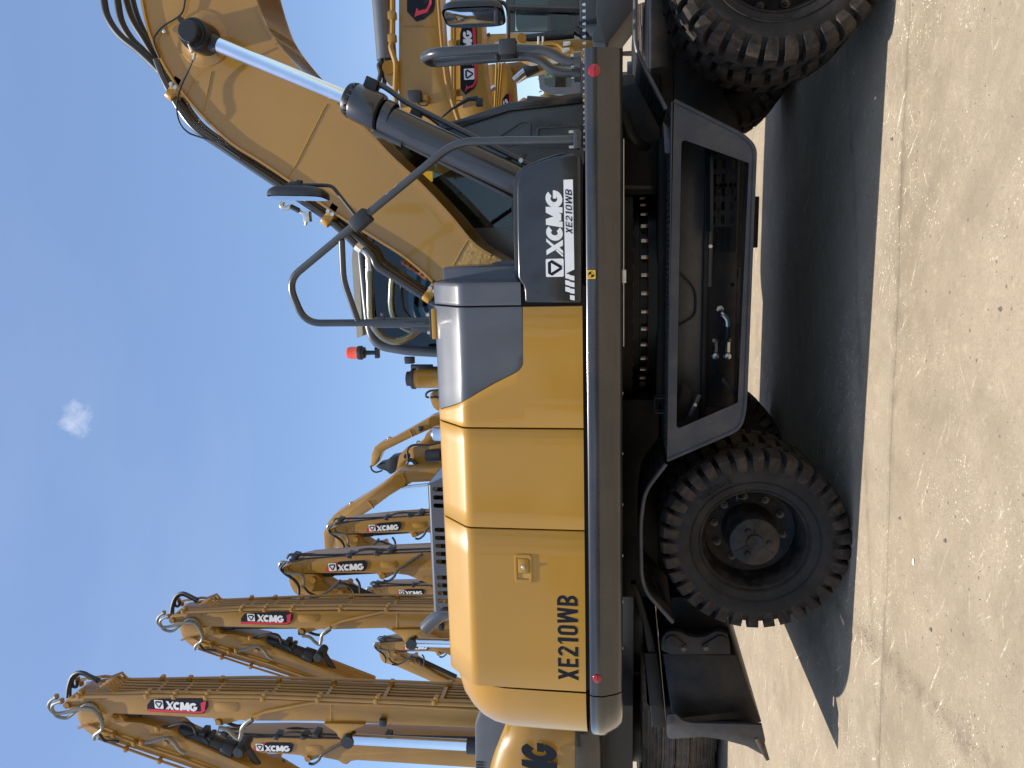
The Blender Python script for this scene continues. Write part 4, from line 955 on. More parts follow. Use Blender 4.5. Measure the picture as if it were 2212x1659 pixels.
# spring guarded hoses
def spring_hose(px_, Y0, Y1, r, name='spring_hose'):
    P = smoothpath([W(x, y, Y0 + (Y1 - Y0) * i / (len(px_) - 1)) for i, (x, y) in enumerate(px_)], 10); L = [0.]
    for a_, b_ in zip(P, P[1:]): L.append(L[-1] + (b_ - a_).length)
    h = MB().tube(P, r * .82, 12).build(name, 'grey_hose', boom)
    n = int(L[-1] / .0062) ; co = []
    mb = MB(); j = 0
    for i in range(n):
        s = L[-1] * i / n
        while L[j + 1] < s: j += 1
        t = (s - L[j]) / (L[j + 1] - L[j]); c = P[j].lerp(P[j + 1], t); d = (P[j + 1] - P[j]).normalized()
        mb.lathe([(r * .85, -.0022), (r, -.0012), (r, .0012), (r * .85, .0022)], c, d, 14)
    o = mb.build('spring_guard', 'spring_steel', h, merge=False, ang=60); return h
spring_hose([(797, 580), (799, 620), (800, 660), (802, 690), (812, 712), (830, 730), (855, 738), (880, 730), (898, 716), (912, 706)], 1.0, 1.25, .028)
spring_hose([(848, 590), (846, 625), (845, 655), (850, 682), (865, 702), (890, 715)], 1.12, 1.3, .024)
MB().tube(smoothpath([W(868, 610, 1.2), W(868, 640, 1.2), W(873, 670, 1.22), W(890, 690, 1.25)]), .012, 10).build('grease_hose', 'rubber_hose', boom)
MB().prism(XZ([(864, 563), (868, 571), (922, 607), (918, 598)], 1.05), 1.05, 1.25).build('manifold_plate', 'boom_paint', boom, bevel=.003)
for i in range(5):
    p = W(870 + 11 * i + (4 if i > 2 else 0), 569 + 7.3 * i, 1.04); MB().cyl(p, p + Vector((0, .04, 0)), .012, seg=10).build('sealing_plug', 'bolt_red', boom)
# ---- mirror hoop (tube frame standing on hood and skirt)
hy0, hy1 = YS + .05, YS + .28
TR = .021
loop = [W(1247, 302, hy0), W(984, 306, hy0), W(780, 474, hy0 + .1), W(621, 607, hy0 + .2), W(655, 697, hy1), W(672, 699, hy1), W(815, 697, hy1)]
hoop = MB().tube(fillet(loop[:4] + [W(658, 698, hy1), W(820, 697, hy1)], .10, 8), TR, 16).build('mirror_hoop', 'rail_paint', ex)
MB().tube(fillet([W(738, 517, hy0 + .13), W(742, 605, hy0 + .2), W(774, 696, hy1)], .06), .018, 14).build('hoop_brace', 'rail_paint', hoop)
MB().cyl(W(808, 697, hy1), W(938, 697, hy1), .030, seg=20).build('hoop_post', 'rail_paint', hoop)
pp = W(905, 697, hy1); MB().box(pp + Vector((0, -.035, 0)), (.012, .04, .16)).box(pp + Vector((-.035, 0, -.02)), (.04, .012, .14)).build('post_gusset', 'rail_paint', hoop, bevel=.003)
pp = W(937, 697, hy1); MB().box(pp, (.15, .15, .014)).build('post_flange', 'far_black', hoop, bevel=.003)
MB().box(pp - Vector((0, 0, .022)), (.17, .16, .03)).build('post_pad', 'yellow_paint', hoop, bevel=.003)
for sx in (-.05, .05): MB().cyl(pp + Vector((sx, -.05, .0)), pp + Vector((sx, -.05, .025)), .011, seg=6).build('flange_bolt', 'zinc', hoop)
for yy in (674,): MB().cyl(W(827, 683, hy1 - .02), W(827, 676, hy1 - .02), .012, seg=10).cyl(W(850, 683, hy1 - .02), W(850, 677, hy1 - .02), .010, seg=10).build('stop_pin', 'rail_paint', hoop)
pf = W(1247, 302, hy0)
MB().box(pf, (.09, .07, .035)).build('foot_clamp', 'rail_paint', hoop, bevel=.004)
for sx in (-.036, .036): MB().cyl(pf + Vector((sx, -.02, .015)), pf + Vector((sx, -.02, .04)), .008, seg=6).build('foot_bolt', 'zinc', hoop)
cl0, cl1 = W(768, 486, hy0 + .1), W(791, 466, hy0 + .1); dcl = (cl1 - cl0).normalized()
MB().box((cl0 + cl1) / 2, (.115, .075, .08), Matrix.Rotation(-math.atan2(dcl.z, dcl.x), 3, 'Y')).build('mirror_clamp', 'far_black', hoop, bevel=.008)
def mirror(px_c, Y, length, facing, arm_px, parent_hoop, tilt=0):
    c = W(*px_c, Y)
    MB().tube(fillet([W(x, y, Y) for x, y in arm_px], .05), .010, 12).build('mirror_arm', 'far_black', parent_hoop)
    # housing: shallow dome with a rounded rectangular rim; built flat (normal +y) then turned
    n, m = 28, 6; hw, hh = .085, length / 2; rows = []
    for k in range(m + 1):
        t = k / m; s = cos(t * pi / 2) ** .5 if k < m else 0.05; dpt = -.004 - .05 * sin(t * pi / 2)
        rows.append([Vector((hw * s * (abs(cos(2 * pi * i / n)) ** .45) * (1 if cos(2 * pi * i / n) >= 0 else -1), dpt, hh * s * (abs(sin(2 * pi * i / n)) ** .45) * (1 if sin(2 * pi * i / n) >= 0 else -1))) for i in range(n + 1)])
    M = Matrix.Translation(c) @ Matrix.Rotation(R(facing), 4, 'Z') @ Matrix.Rotation(R(tilt), 4, 'X')
    rim = [[v + Vector((0, .012, 0)) for v in rows[0]]]
    h = MB().grid(rim + rows).xform(M).build('mirror_housing', 'far_black', parent_hoop, ang=60)
    gl = [v * .93 + Vector((0, .010, 0)) for v in rows[0]]
    ctr = Vector((0, .012, 0)); g2 = MB()
    rr_ = [[ctr + (v - Vector((0, v.y, 0))) * k + Vector((0, .006 * (1 - k * k), 0)) for v in gl] for k in (1., .75, .5, .25, .02)]
    g2.grid(rr_).xform(M).build('mirror_glass', 'mirror_glass', h, ang=80)
    MB().lathe([(.022, -.085), (.022, -.05), (.03, -.045)], (0, 0, 0), (0, 1, 0), 16).xform(M).build('mirror_joint', 'far_black', h)
    return h
mirror((645, 424), hy0 + .12, .33, 96, [(772, 470), (765, 462), (718, 402), (700, 400), (618, 400)], hoop, 3)
q = W(637, 402, hy0 + .12); MB().lathe([(.022, -.03), (.026, -.025), (.026, .025), (.022, .03)], q, (0, 0, 1), 16).build('arm_joint', 'far_black', hoop)
# front grab rail: a folded U of tube
ga, gb = YS + .06, YS + .26
U = [W(1248, 133, ga), W(1222, 132, ga), W(1180, 108, ga), W(1100, 104, ga), W(940, 113, ga), W(914, 124, (ga + gb) / 2), W(930, 136, gb), W(1085, 124, gb), W(1140, 121, gb), W(1165, 128, gb), W(1192, 150, gb), W(1215, 157, gb), W(1248, 157, gb)]
grail = MB().tube(fillet(U, .09, 8), .024, 16).build('grab_rail', 'rail_paint', ex)
MB().cyl(W(1073, 107, ga), W(1075, 126, gb), .016).build('rail_spacer', 'rail_paint', grail)
for sx, yy in ((132, ga), (157, gb)):
    p = W(1249, sx, yy); MB().cyl(p + Vector((0, 0, .02)), p - Vector((0, 0, .012)), .045, seg=20).build('rail_foot', 'rail_paint', grail)
    for a in range(4): MB().cyl(p + Vector((.034 * cos(a * 1.57 + .6), .034 * sin(a * 1.57 + .6), .015)), p + Vector((.034 * cos(a * 1.57 + .6), .034 * sin(a * 1.57 + .6), .034)), .007, seg=6).build('foot_bolt', 'zinc', grail)
p = W(1098, 104, ga); MB().box(p + Vector((0, .01, 0)), (.075, .10, .085)).build('mirror_clamp', 'far_black', grail, bevel=.006)
mirror((1024, 34), ga, .31, 108, [(1098, 100), (1098, 22), (1090, 6), (1072, 3), (990, 6)], grail, 2)
q = W(1004, 8, ga); MB().lathe([(.02, -.03), (.025, -.025), (.025, .025), (.02, .03)], q, (0, 0, 1), 16).cyl(q, W(1008, 20, ga), .016).build('arm_joint', 'far_black', grail)
# anti-slip deck strip on the skirt at the cab end
ds = MB()
for i in range(34):
    x = W(1255, 330, 0).x + i * .03; ds.cyl((x, YS + .13, zbt - .004), (x, YS + .13, zbt + .012), .009, r2=.006, seg=8)
tag(ds.build('deck_studs', 'zinc', ex, merge=False), None, kind='stuff')
MB().span(W(1255, 335, 0).x, xs_r - .02, YS + .10, 1.2, zbt - .02, zbt - .004).build('front_deck', 'frame_paint', ex, bevel=.003)
# ---- cab on the far side
KN, KF = 1.66, 2.66
cabpx = [(1262, 775), (948, 772), (880, 768), (818, 757), (797, 738), (789, 706), (781, 630), (773, 543), (775, 480), (790, 400), (812, 335), (835, 305), (880, 288), (1000, 258), (1100, 225), (1180, 210), (1262, 202)]
cp_ = XZ(cabpx, KN)
def loopY(pts, y, k=1.): 
    c = Vector((sum(p[0] for p in pts) / len(pts), sum(p[1] for p in pts) / len(pts))); return [Vector((c.x + (p[0] - c.x) * k, y, c.y + (p[1] - c.y) * k)) for p in pts]
cab_o = roundpoly(cp_, .05, 2)
win1 = roundpoly(XZ([(946, 752), (890, 748), (840, 738), (812, 715), (806, 640), (800, 556), (806, 510), (900, 510), (946, 520)], KN), .03, 2)   # rear quarter
win2 = roundpoly(XZ([(1105, 490), (930, 495), (815, 480), (822, 400), (838, 340), (862, 312), (950, 296), (1040, 300), (1105, 330)], KN), .03, 2)
shell = MB(); n = len(cab_o)
rowsC = [loopY(cab_o, KN + .03, .985), loopY(cab_o, KN + .08, 1.0), loopY(cab_o, KF - .08, 1.0), loopY(cab_o, KF - .03, .985)]
for i in range(3):
    shell.grid([[*rowsC[i], rowsC[i][0]], [*rowsC[i + 1], rowsC[i + 1][0]]])
cab = shell.build('cab', 'grey_paint', ex, ang=40)
def cabside(y, thick, nm):
    xl, xr = min(p[0] for p in cab_o), max(p[0] for p in cab_o)
    xm = W(900, 500, KN).x
    left = [p for p in cab_o if p[0] <= xm]; right = [p for p in cab_o if p[0] > xm]
    def clip(poly, keep):
        out = []
        for i in range(len(poly)):
            a, b = poly[i], poly[(i + 1) % len(poly)]; ia, ib = keep(a[0]), keep(b[0])
            if ia: out.append(a)
            if ia != ib:
                t = (xm - a[0]) / (b[0] - a[0]); out.append((xm, a[1] + (b[1] - a[1]) * t))
        return out
    mb = MB(); framed(mb, clip(cab_o, lambda x: x <= xm), win1, y, y + thick); framed(mb, clip(cab_o, lambda x: x > xm), win2, y, y + thick)
    return mb.build(nm, 'black_cover', cab, ang=25)
cabside(KN, .03, 'cab_side'); cabside(KF - .03, .03, 'cab_side')
for y in (KN + .02, KF - .02):
    for wv, mt in ((win1, 'dark_glass'), (win2, 'cab_glass')):
        c = (sum(p[0] for p in wv) / len(wv), sum(p[1] for p in wv) / len(wv))
        big = [(c[0] + (p[0] - c[0]) * 1.03, c[1] + (p[1] - c[1]) * 1.03) for p in wv]
        MB().prism(big, y, y + .005).build('window_glass', mt, cab)
# thick roof edge and rear pillar of the near side
edge = XZ([(948, 762), (880, 758), (826, 748), (806, 732), (798, 704), (790, 630), (782, 545), (784, 480), (800, 400)], KN)
MB().tube(fillet([Vector((x, KN - .01, z)) for x, z in edge], .06), .035, 12).build('roof_moulding', 'grey_paint', cab)
# interior: lining, seat, console, steering wheel, levers
MB().span(W(900, 640, KN).x, W(900, 300, KN).x, KN + .1, KF - .1, 1.50, 1.56).build('cab_floor', 'seat_fabric', cab)
MB().prism(XZ([(800, 720), (790, 560), (800, 450), (812, 450), (804, 560), (812, 715)], 2.1), KN + .1, KF - .1).build('roof_lining', 'lining_and_reflection_cream', cab)
MB().prism(XZ([(1110, 300), (905, 400), (880, 470), (900, 540), (1110, 545)], 2.5), 2.52, 2.56).build('window_reflection_panel', 'lining_and_reflection_cream', cab)  # added cream panel, its colour stands in for pale reflections in the window
sx = W(1000, 560, 2.15).x
seat = MB().box((sx, 2.15, 2.05), (.5, .52, .14)).box((sx - .24, 2.15, 2.42), (.14, .5, .70), Matrix.Rotation(R(-12), 3, 'Y')).box((sx - .33, 2.15, 2.90), (.10, .28, .22), Matrix.Rotation(R(-12), 3, 'Y')).box((sx, 2.15, 1.8), (.35, .4, .4)).build('operator_seat', 'seat_fabric', cab, bevel=.04, seg=3)
ww = W(1015, 385, 2.1)
MB().tube([ww + Vector((.17 * cos(t) * .75, .17 * sin(t), .17 * cos(t) * .55 * -1)) for t in [2 * pi * i / 24 for i in range(25)]], .016, 8).cyl(ww, ww + Vector((.25, 0, -.5)), .03).box(ww, (.05, .26, .03)).build('steering_wheel', 'black_metal', cab)
MB().box((W(1050, 520, 2.0).x, 1.9, 2.05), (.45, .12, .2)).cyl((W(1050, 490, 2.0).x, 1.9, 2.1), (W(1050, 470, 2.0).x, 1.9, 2.38), .018).lathe([(0, .05), (.028, .03), (.03, -.03), (.018, -.05)], (W(1040, 468, 2.0).x, 1.9, 2.42), (0, 0, 1), 14).build('control_console', 'black_metal', cab)
MB().box(W(905, 330, KF - .2), (.03, .4, .5)).build('sun_blind', 'seat_fabric', cab)
# black lower panel with recesses
for pts, nm in (([(1158, 318), (1158, 275), (1258, 270), (1258, 318)], 'panel_recess'), ([(1060, 305), (1130, 260), (1148, 262), (1148, 300), (1100, 318)], 'panel_recess')):
    mb = MB(); o_ = roundpoly(XZ(pts, KN - .01), .02, 3); c = (sum(p[0] for p in o_) / len(o_), sum(p[1] for p in o_) / len(o_))
    framed(mb, o_, [(c[0] + (p[0] - c[0]) * .86, c[1] + (p[1] - c[1]) * .86) for p in o_], KN - .012, KN + .004); mb.build(nm, 'black_cover', cab, bevel=.003)
MB().prism(roundpoly(XZ([(1258, 200), (1100, 222), (1000, 256), (900, 283), (893, 290), (1000, 272), (1100, 240), (1258, 222)], KN - .03), .01, 2), KN - .04, KN + .05).build('front_pillar', 'black_cover', cab, bevel=.008)
# wiper / antenna base on the pillar
MB().box(W(1036, 221, KN - .05), (.06, .05, .05)).build('wiper_motor', 'far_black', cab, bevel=.006)
MB().tube([W(1036, 222, KN - .06), W(1030, 214, KN - .06)], .01, 8).tube([W(1032, 212, KN - .06), W(1012, 214, KN - .06), W(975, 236, KN - .06), W(945, 262, KN - .06)], .020, 8, r2=.004).build('wiper', 'far_black', cab)
# warning sticker in the window
PT = Print(W(935, 392, KN + .012), (1, 0, 0), (0, 0, 1), (0, -1, 0)); a_ = W(935, 392, KN); b_ = W(972, 368, KN)
PT.poly([(0, 0), (b_.x - a_.x, 0), (b_.x - a_.x, a_.z - b_.z), (0, a_.z - b_.z)]); PT.out('warning_sticker', 'yellow_print', cab)
# beacon on the cab rear corner
by = 1.9; bc = W(775, 762, by)
z = lambda v: W(v, 762, by).z
bea = MB().lathe([(.001, z(748)), (.03, z(749)), (.048, z(753)), (.053, z(760)), (.054, z(773)), (.056, z(774))], (bc.x, by, 0), (0, 0, 1), 28).build('beacon', 'beacon_orange', ex)
MB().lathe([(.057, z(774)), (.060, z(776)), (.060, z(782)), (.050, z(784)), (.048, z(788)), (.02, z(789)), (.018, z(806)), (.018, z(812))], (bc.x, by, 0), (0, 0, 1), 24).box((bc.x, by, z(815)), (.09, .05, .03)).box((bc.x + .04, by, z(822)), (.012, .05, .08)).build('beacon_base', 'far_black', bea)

# ================================================================== machines standing behind
def b1(x, y): return (98.7 + .2282 * x, 1426.4 + .2282 * y)
def b2(x, y): return (548.6 + .1984 * x, 1069.8 + .1984 * y)
def r1(x, y): return (735.2 + .2728 * x, .2728 * y)
def r6(x, y): return (685.8 + .1488 * x, 822.9 + .1488 * y)
def q3(x, y): return (x / 2, 829.5 + y / 2)
class Arm:
    "parts of a raised digging arm, measured in the plane Y0 and stored relative to the boom tip"
    def __init__(s, Y0, tip, conv):
        s.Y0, s.conv = Y0, conv; s.o = W(*conv(*tip), Y0); s.parts = []
    def p(s, x, y, dy=0.): v = W(*s.conv(x, y), s.Y0) - s.o; return Vector((v.x, dy, v.z))
    def pe(s, x, y, dy=0.): return W(*s.conv(x, y), s.Y0 + dy) - s.o
    def P(s, pts): return [(lambda v: (v.x, v.z))(s.p(*q)) for q in pts]
    def px(s, n): return (s.p(n, 0) - s.p(0, 0)).length
    def put(s, name, mb, mat, subs=None, **k): s.parts.append((name, mb.mesh(name, mat, **k), subs or [])); return s.parts[-1]
    def tube(s, name, pts, r, mat, dy=0., dy2=None, sub=5, seg=8, smooth=True, exact=True):
        n = len(pts); P = [(s.pe if exact else s.p)(x, y, dy + ((dy2 if dy2 is not None else dy) - dy) * i / max(1, n - 1)) for i, (x, y) in enumerate(pts)]
        return s.put(name, MB().tube(smoothpath(P, sub) if smooth else P, r, seg), mat)
def inst(parts, root, loc, scale=1., rot=None):
    M = Matrix.Translation(Vector(loc)) @ (rot or Matrix.Identity(4)) @ Matrix.Scale(scale, 4)
    Rl = Matrix.Translation(-root.location) @ M
    for name, me, subs in parts:
        o = bpy.data.objects.new(name, me); COL.objects.link(o); o.parent = root; o.matrix_local = Rl
        for n2, m2 in subs:
            c = bpy.data.objects.new(n2, m2); COL.objects.link(c); c.parent = o
def logo_board(arm, outline, red, emb, let, dy, swoosh=None):
    "dark logo plate with a red field and white maker's letters; returns (name, mesh) sub-parts"
    subs = []
    plate = MB().prism(arm.P(outline), dy - .006, dy)
    for nm, pts, mat, lift in [('red_field', red, 'red_print', .008)] + ([('red_swoosh', swoosh, 'red_print', .0085)] if swoosh else []):
        subs.append((nm, MB().prism(arm.P(pts), dy - lift, dy - .003).mesh(nm, mat, smooth=False)))
    o = arm.p(*emb[0]); ux = (arm.p(*emb[1]) - o); h = ux.length; ux.normalize(); uz = Vector((-ux.z, 0, ux.x))
    if uz.dot(arm.p(*emb[2]) - o) < 0: uz = -uz
    Pw = Print(o + Vector((0, dy - .0095, 0)), ux, uz, (0, -1, 0)); Pd = Print(o + Vector((0, dy - .0095, 0)), ux, uz, (0, -1, 0))
    emblem(Pw, Pd, 0, 0, h)
    o2 = arm.p(*let[0]); d = o2 - o; x0 = d.dot(ux); z0 = d.dot(uz); w = (arm.p(*let[1]) - o2).dot(ux); hh = (arm.p(*let[2]) - o2).dot(uz)
    class Q:
        def poly(s, pts): Pw.poly([(x0 + (a - x0) * w / (3.75 * hh), b) for a, b in pts])
    xcmg_letters(Q(), x0, z0, hh)
    subs.append(('maker_letters', Pw.mb.mesh('maker_letters', 'white_print', merge=False, smooth=False)))
    subs.append(('emblem_band', Pd.mb.mesh('emblem_band', 'dark_print', merge=False, smooth=False)))
    return ('logo_plate', plate.mesh('logo_plate', 'dark_print', smooth=False), subs)
# ---- arm A: tall boom with yellow pipework
A = Arm(5.0, (205, 420), b1); BW = .46
A.put('boom', MB().prism(roundpoly(A.P([(172, 425), (185, 380), (230, 355), (480, 350), (1000, 352), (2070, 372), (4100, 455), (5200, 500), (5200, 660), (4100, 640), (2800, 590), (2560, 575), (1900, 572), (1840, 565), (1700, 605), (1610, 600), (1585, 548), (700, 505), (540, 496), (300, 475), (200, 455)]), [.05] * 3 + [.02] * 18, 3), 0, BW), 'far_yellow', bevel=.012)
A.put('cylinder_lug', MB().prism(roundpoly(A.P([(2620, 580), (2760, 665), (2790, 730), (2870, 730), (2900, 660), (3050, 590)]), .06, 4), -.04, .10), 'far_yellow', bevel=.008)
A.put('stick', MB().prism(roundpoly(A.P([(240, 440), (330, 440), (545, 525), (640, 510), (700, 565), (720, 605), (870, 615), (1120, 680), (1190, 690), (1240, 745), (1720, 960), (2400, 1240), (2330, 1400), (1600, 1135), (1200, 990), (830, 870), (510, 765), (400, 735), (300, 640), (270, 560)]), [.08, .05, .02, .06, .06, .02, .03, .06, .06, .05, .02, .05, .05, .02, .02, .02, .08, .1, .1, .08], 3), .06, BW - .06), 'far_yellow', bevel=.01)
A.put('tip_pin', MB().cyl(A.p(205, 420, -.03), A.p(205, 420, BW + .03), .05), 'far_yellow')
for q in ((640, 550), (1640, 580), (1140, 775)): A.put('pivot_pin', MB().cyl(A.p(*q, .0), A.p(*q, BW), .055).cyl(A.p(*q, -.03), A.p(*q, .0), .04), 'far_yellow')
A.put('stick_cylinder', MB().cyl(A.p(700, 550, .2), A.p(830, 556, .2), A.px(46)).cyl(A.p(830, 556, .2), A.p(1590, 575, .2), A.px(36)), 'far_black')
A.put('cylinder_end', MB().box(A.p(1590, 640, .2), (.12, .12, .12)), 'far_black', bevel=.015)
A.put('bucket_cylinder', MB().cyl(A.p(1200, 735, .2), A.p(1640, 905, .2), A.px(56)).cyl(A.p(1620, 895, .2), A.p(1730, 935, .2), A.px(72)).box(A.p(1440, 770, .2), (.14, .2, .09)).box(A.p(1500, 790, .2), (.06, .2, .07)), 'far_black', bevel=.01)
A.put('link_joint', MB().cyl(A.p(1730, 935, .2), A.p(1850, 880, .2), A.px(38)).cyl(A.p(1800, 900, .05), A.p(1800, 900, .38), A.px(44)).cyl(A.p(1850, 920, .2), A.p(2000, 1150, .2), A.px(28)), 'far_black')
A.put('cylinder_pin', MB().cyl(A.p(2880, 730, -.12), A.p(2880, 730, .05), .095), 'far_black')
A.put('boom_cylinder', MB().cyl(A.p(4000, 790, -.03), A.p(4090, 795, -.03), A.px(66)).cyl(A.p(4090, 795, -.03), A.p(5100, 840, -.03), A.px(58)), 'far_black', subs=[('piston_rod', MB().cyl(A.p(2920, 733, -.03), A.p(4010, 790, -.03), A.px(42)).mesh('piston_rod', 'chrome'))])
A.parts.append(logo_board(A, [(965, 478), (965, 420), (1000, 372), (1040, 364), (1480, 360), (1540, 388), (1540, 440), (1500, 500), (1470, 504), (985, 482)], [(968, 455), (1470, 480), (1500, 455), (1518, 470), (1480, 498), (970, 480)], [(1040, 449), (1122, 455), (1032, 368)], [(1140, 458), (1445, 470), (1138, 380)], -.004, [(1470, 400), (1522, 380), (1510, 462), (1478, 482)]))
A.put('cover_plate', MB().prism(roundpoly(A.P([(1592, 400), (1830, 395), (1820, 490), (1600, 490)]), .15, 5), -.006, .004), 'far_yellow', bevel=.003)
for x in (520, 2700): A.put('weld_seam', MB().tube([A.p(x, 356 if x < 1000 else 420, -.001), A.p(x, 492 if x < 1000 else 575, -.001)], .006, 6), 'far_yellow')
# pipes on the back of the boom
for k in range(6):
    dy = .04 + k * .07
    A.tube('boom_pipe', [(470, 290), (560, 255), (620, 320), (1000, 332), (2070, 352), (4100, 432), (5000, 470)], .019, 'far_yellow', dy, sub=1, smooth=False, exact=False)
for k, off in ((0, 0), (1, 32)):
    A.tube('boom_pipe', [(300, 330 + off * .4), (1000, 300 + off), (2070, 312 + off), (4100, 395 + off), (5000, 430 + off)], .026, 'far_yellow', -.05 - .03 * k, sub=1, smooth=False)
    A.tube('boom_pipe', [(330 + 60 * k, 185 + 35 * k), (560, 150 + 35 * k), (820, 180 + 28 * k), (2070, 160 + 34 * k), (3300, 200 + 34 * k), (4500, 250 + 34 * k)], .024, 'far_yellow', .40 + .06 * k, sub=1, smooth=False)
def clamp(x, y, dy, s=.075): A.put('pipe_clamp', MB().box(A.pe(x, y, dy), (s, s * 1.1, s * .8)), 'far_yellow', bevel=.008)
for x in (340, 980, 1240, 1540, 2080, 2600, 3150, 3700):
    t = (x - 1000) * .022 if x > 1000 else 0
    clamp(x, 300 + t, -.05); clamp(x - 20, 332 + t, -.07)
    if x > 900: clamp(x + 130, 165 + t * .9, .40); clamp(x + 110, 200 + t * .9, .46)
    if x > 900: A.put('pipe_saddle', MB().box(A.p(x + 40, 335 + t, .22), (.03, .42, .05)), 'far_yellow')
A.put('work_lamp', MB().box(A.p(3205, 560, -.06), (.11, .08, .10)), 'far_black', bevel=.02)
A.tube('side_pipe', [(1950, 545), (2080, 490), (2520, 400), (3300, 425), (4100, 470)], .022, 'far_yellow', -.03, sub=1, smooth=False)
A.tube('stick_pipe', [(310, 640), (410, 610), (640, 705), (840, 780), (1300, 930), (2000, 1200)], .02, 'far_yellow', .03, sub=1, smooth=False)
A.tube('stick_pipe', [(500, 740), (760, 835), (1080, 950), (1500, 1090), (2200, 1330)], .02, 'far_yellow', .03, sub=1, smooth=False)
for q in ((640, 705), (840, 780), (760, 840), (1080, 950)): clamp(*q, .02, .07)
for q in ((825, 885), (1125, 995)): A.put('lifting_eye', MB().lathe([(.05, -.012), (.065, 0), (.05, .012), (.035, 0)], A.p(*q, .2), seg=16, closed=True), 'far_yellow')
for q in ([(100, 345), (45, 385), (30, 440), (90, 500), (200, 490), (340, 455), (450, 470), (520, 560), (535, 650), (470, 705), (460, 750)], [(150, 385), (75, 415), (62, 465), (110, 530), (200, 545), (280, 490), (390, 415), (480, 450), (540, 570)]):
    A.tube('arm_hose', q, .026, 'grey_hose', -.12, .0)
for i, q in enumerate(([(480, 190), (400, 140), (320, 110), (250, 150), (215, 250), (205, 350)], [(510, 185), (420, 145), (350, 115), (275, 150), (235, 240), (230, 350)], [(500, 205), (430, 165), (330, 125), (262, 175), (255, 240), (290, 250), (300, 200)])):
    A.tube('arm_hose', q, .024, 'rubber_hose', .12 + .08 * i, .2)
A.tube('arm_hose', [(910, 780), (1000, 770), (1120, 735), (1200, 765), (1270, 850), (1320, 880)], .026, 'grey_hose', -.06, .0)
A.tube('arm_hose', [(1060, 645), (1150, 630), (1280, 595), (1370, 605), (1410, 650), (1425, 720)], .024, 'rubber_hose', .1)
A.tube('arm_hose', [(1320, 735), (1400, 715), (1480, 730), (1530, 770), (1530, 800)], .022, 'rubber_hose', .1)
A.tube('arm_hose', [(1640, 640), (1720, 655), (1780, 710), (1830, 740), (1850, 700), (1860, 640), (1900, 590), (1955, 555)], .03, 'grey_hose', -.05)
A.tube('arm_hose', [(1720, 590), (1800, 620), (1880, 620), (1960, 570)], .024, 'rubber_hose', .05)
A.tube('arm_hose', [(510, 700), (560, 760), (640, 765), (690, 770)], .022, 'rubber_hose', -.02)
for q in ((100, 345), (150, 385), (300, 180), (335, 220), (1060, 645), (910, 780)): A.put('hose_fitting', MB().box(A.pe(*q, -.08 if q[1] > 300 else .3), (.08, .07, .06)), 'far_yellow', bevel=.015)
# ---- arm B: boom with dark hoses along the back
B = Arm(6.7, (345, 800), b2); BB = .42
B.put('boom', MB().prism(roundpoly(B.P([(322, 800), (338, 768), (410, 740), (560, 705), (1100, 662), (1940, 625), (3300, 560), (4600, 500), (4600, 840), (3300, 860), (1950, 862), (1880, 880), (1840, 925), (1790, 915), (1740, 880), (1540, 852), (1430, 905), (1370, 905), (1340, 850), (1230, 846), (600, 846), (480, 850), (350, 830)]), [.05] * 3 + [.02] * 9 + [.05] * 3 + [.02, .02, .05, .05, .02, .01, .01, .02, .05], 3), 0, BB), 'far_yellow', bevel=.012)
B.put('stick', MB().prism(roundpoly(B.P([(350, 830), (480, 840), (545, 872), (650, 872), (700, 900), (722, 965), (830, 1032), (960, 1028), (990, 1060), (1400, 1290), (2300, 1700), (2220, 1800), (1300, 1410), (700, 1165), (530, 1118), (440, 1095), (395, 1030), (370, 960)]), [.05, .03, .03, .06, .06, .05, .03, .06, .06, .02, .02, .02, .02, .03, .08, .1, .08, .05], 3), .05, BB - .05), 'far_yellow', bevel=.01)
B.put('stick_cylinder', MB().cyl(B.p(720, 905, .2), B.p(815, 901, .2), B.px(38)).cyl(B.p(815, 901, .2), B.p(1350, 876, .2), B.px(30)), 'far_black')
B.put('bucket_cylinder', MB().cyl(B.p(985, 1050, .2), B.p(1200, 1140, .2), B.px(34)).cyl(B.p(1200, 1140, .2), B.p(1700, 1360, .2), B.px(34)), 'far_black')
for q in ((350, 800), (645, 920), (1400, 878), (945, 1065)): B.put('pivot_pin', MB().cyl(B.p(*q, -.03), B.p(*q, BB + .03), .05), 'far_yellow')
B.put('ear_plate', MB().prism(roundpoly(B.P([(390, 790), (400, 755), (520, 752), (530, 850), (450, 850)]), .04, 3), -.012, 0), 'far_yellow', bevel=.003)
B.put('cover_plate', MB().prism(roundpoly(B.P([(1370, 725), (1550, 712), (1555, 790), (1380, 795)]), .12, 5), -.006, .004), 'far_yellow', bevel=.003)
B.put('weld_seam', MB().tube([B.p(600, 745, -.001), B.p(605, 842, -.001)], .006, 6), 'far_yellow')
B.parts.append(logo_board(B, [(780, 830), (790, 790), (830, 745), (940, 720), (1200, 706), (1236, 730), (1225, 790), (1200, 822)], [(783, 828), (793, 790), (832, 748), (920, 726), (905, 750), (875, 826)], [(822, 822), (905, 818), (820, 745)], [(912, 822), (1205, 817), (912, 752)], -.004))
for k in range(3):
    B.tube('boom_hose', [(390, 722 - 9 * k), (560, 696 - 10 * k), (1100, 655 - 10 * k), (1940, 618 - 10 * k), (3300, 552 - 10 * k), (4500, 495 - 10 * k)], .020, 'far_black', .04 + .1 * k, sub=1, smooth=False)
for k in range(2):
    B.tube('boom_hose', [(360, 690), (385, 655 - 8 * k), (470, 652 - 12 * k), (780, 650 - 10 * k), (1050, 640 - 9 * k), (1150, 606 - 9 * k), (1260, 590 - 9 * k), (1420, 597 - 9 * k), (1940, 580 - 9 * k), (3300, 514 - 9 * k), (4500, 458)], .017, 'rubber_hose', .06 + .2 * k, sub=3)
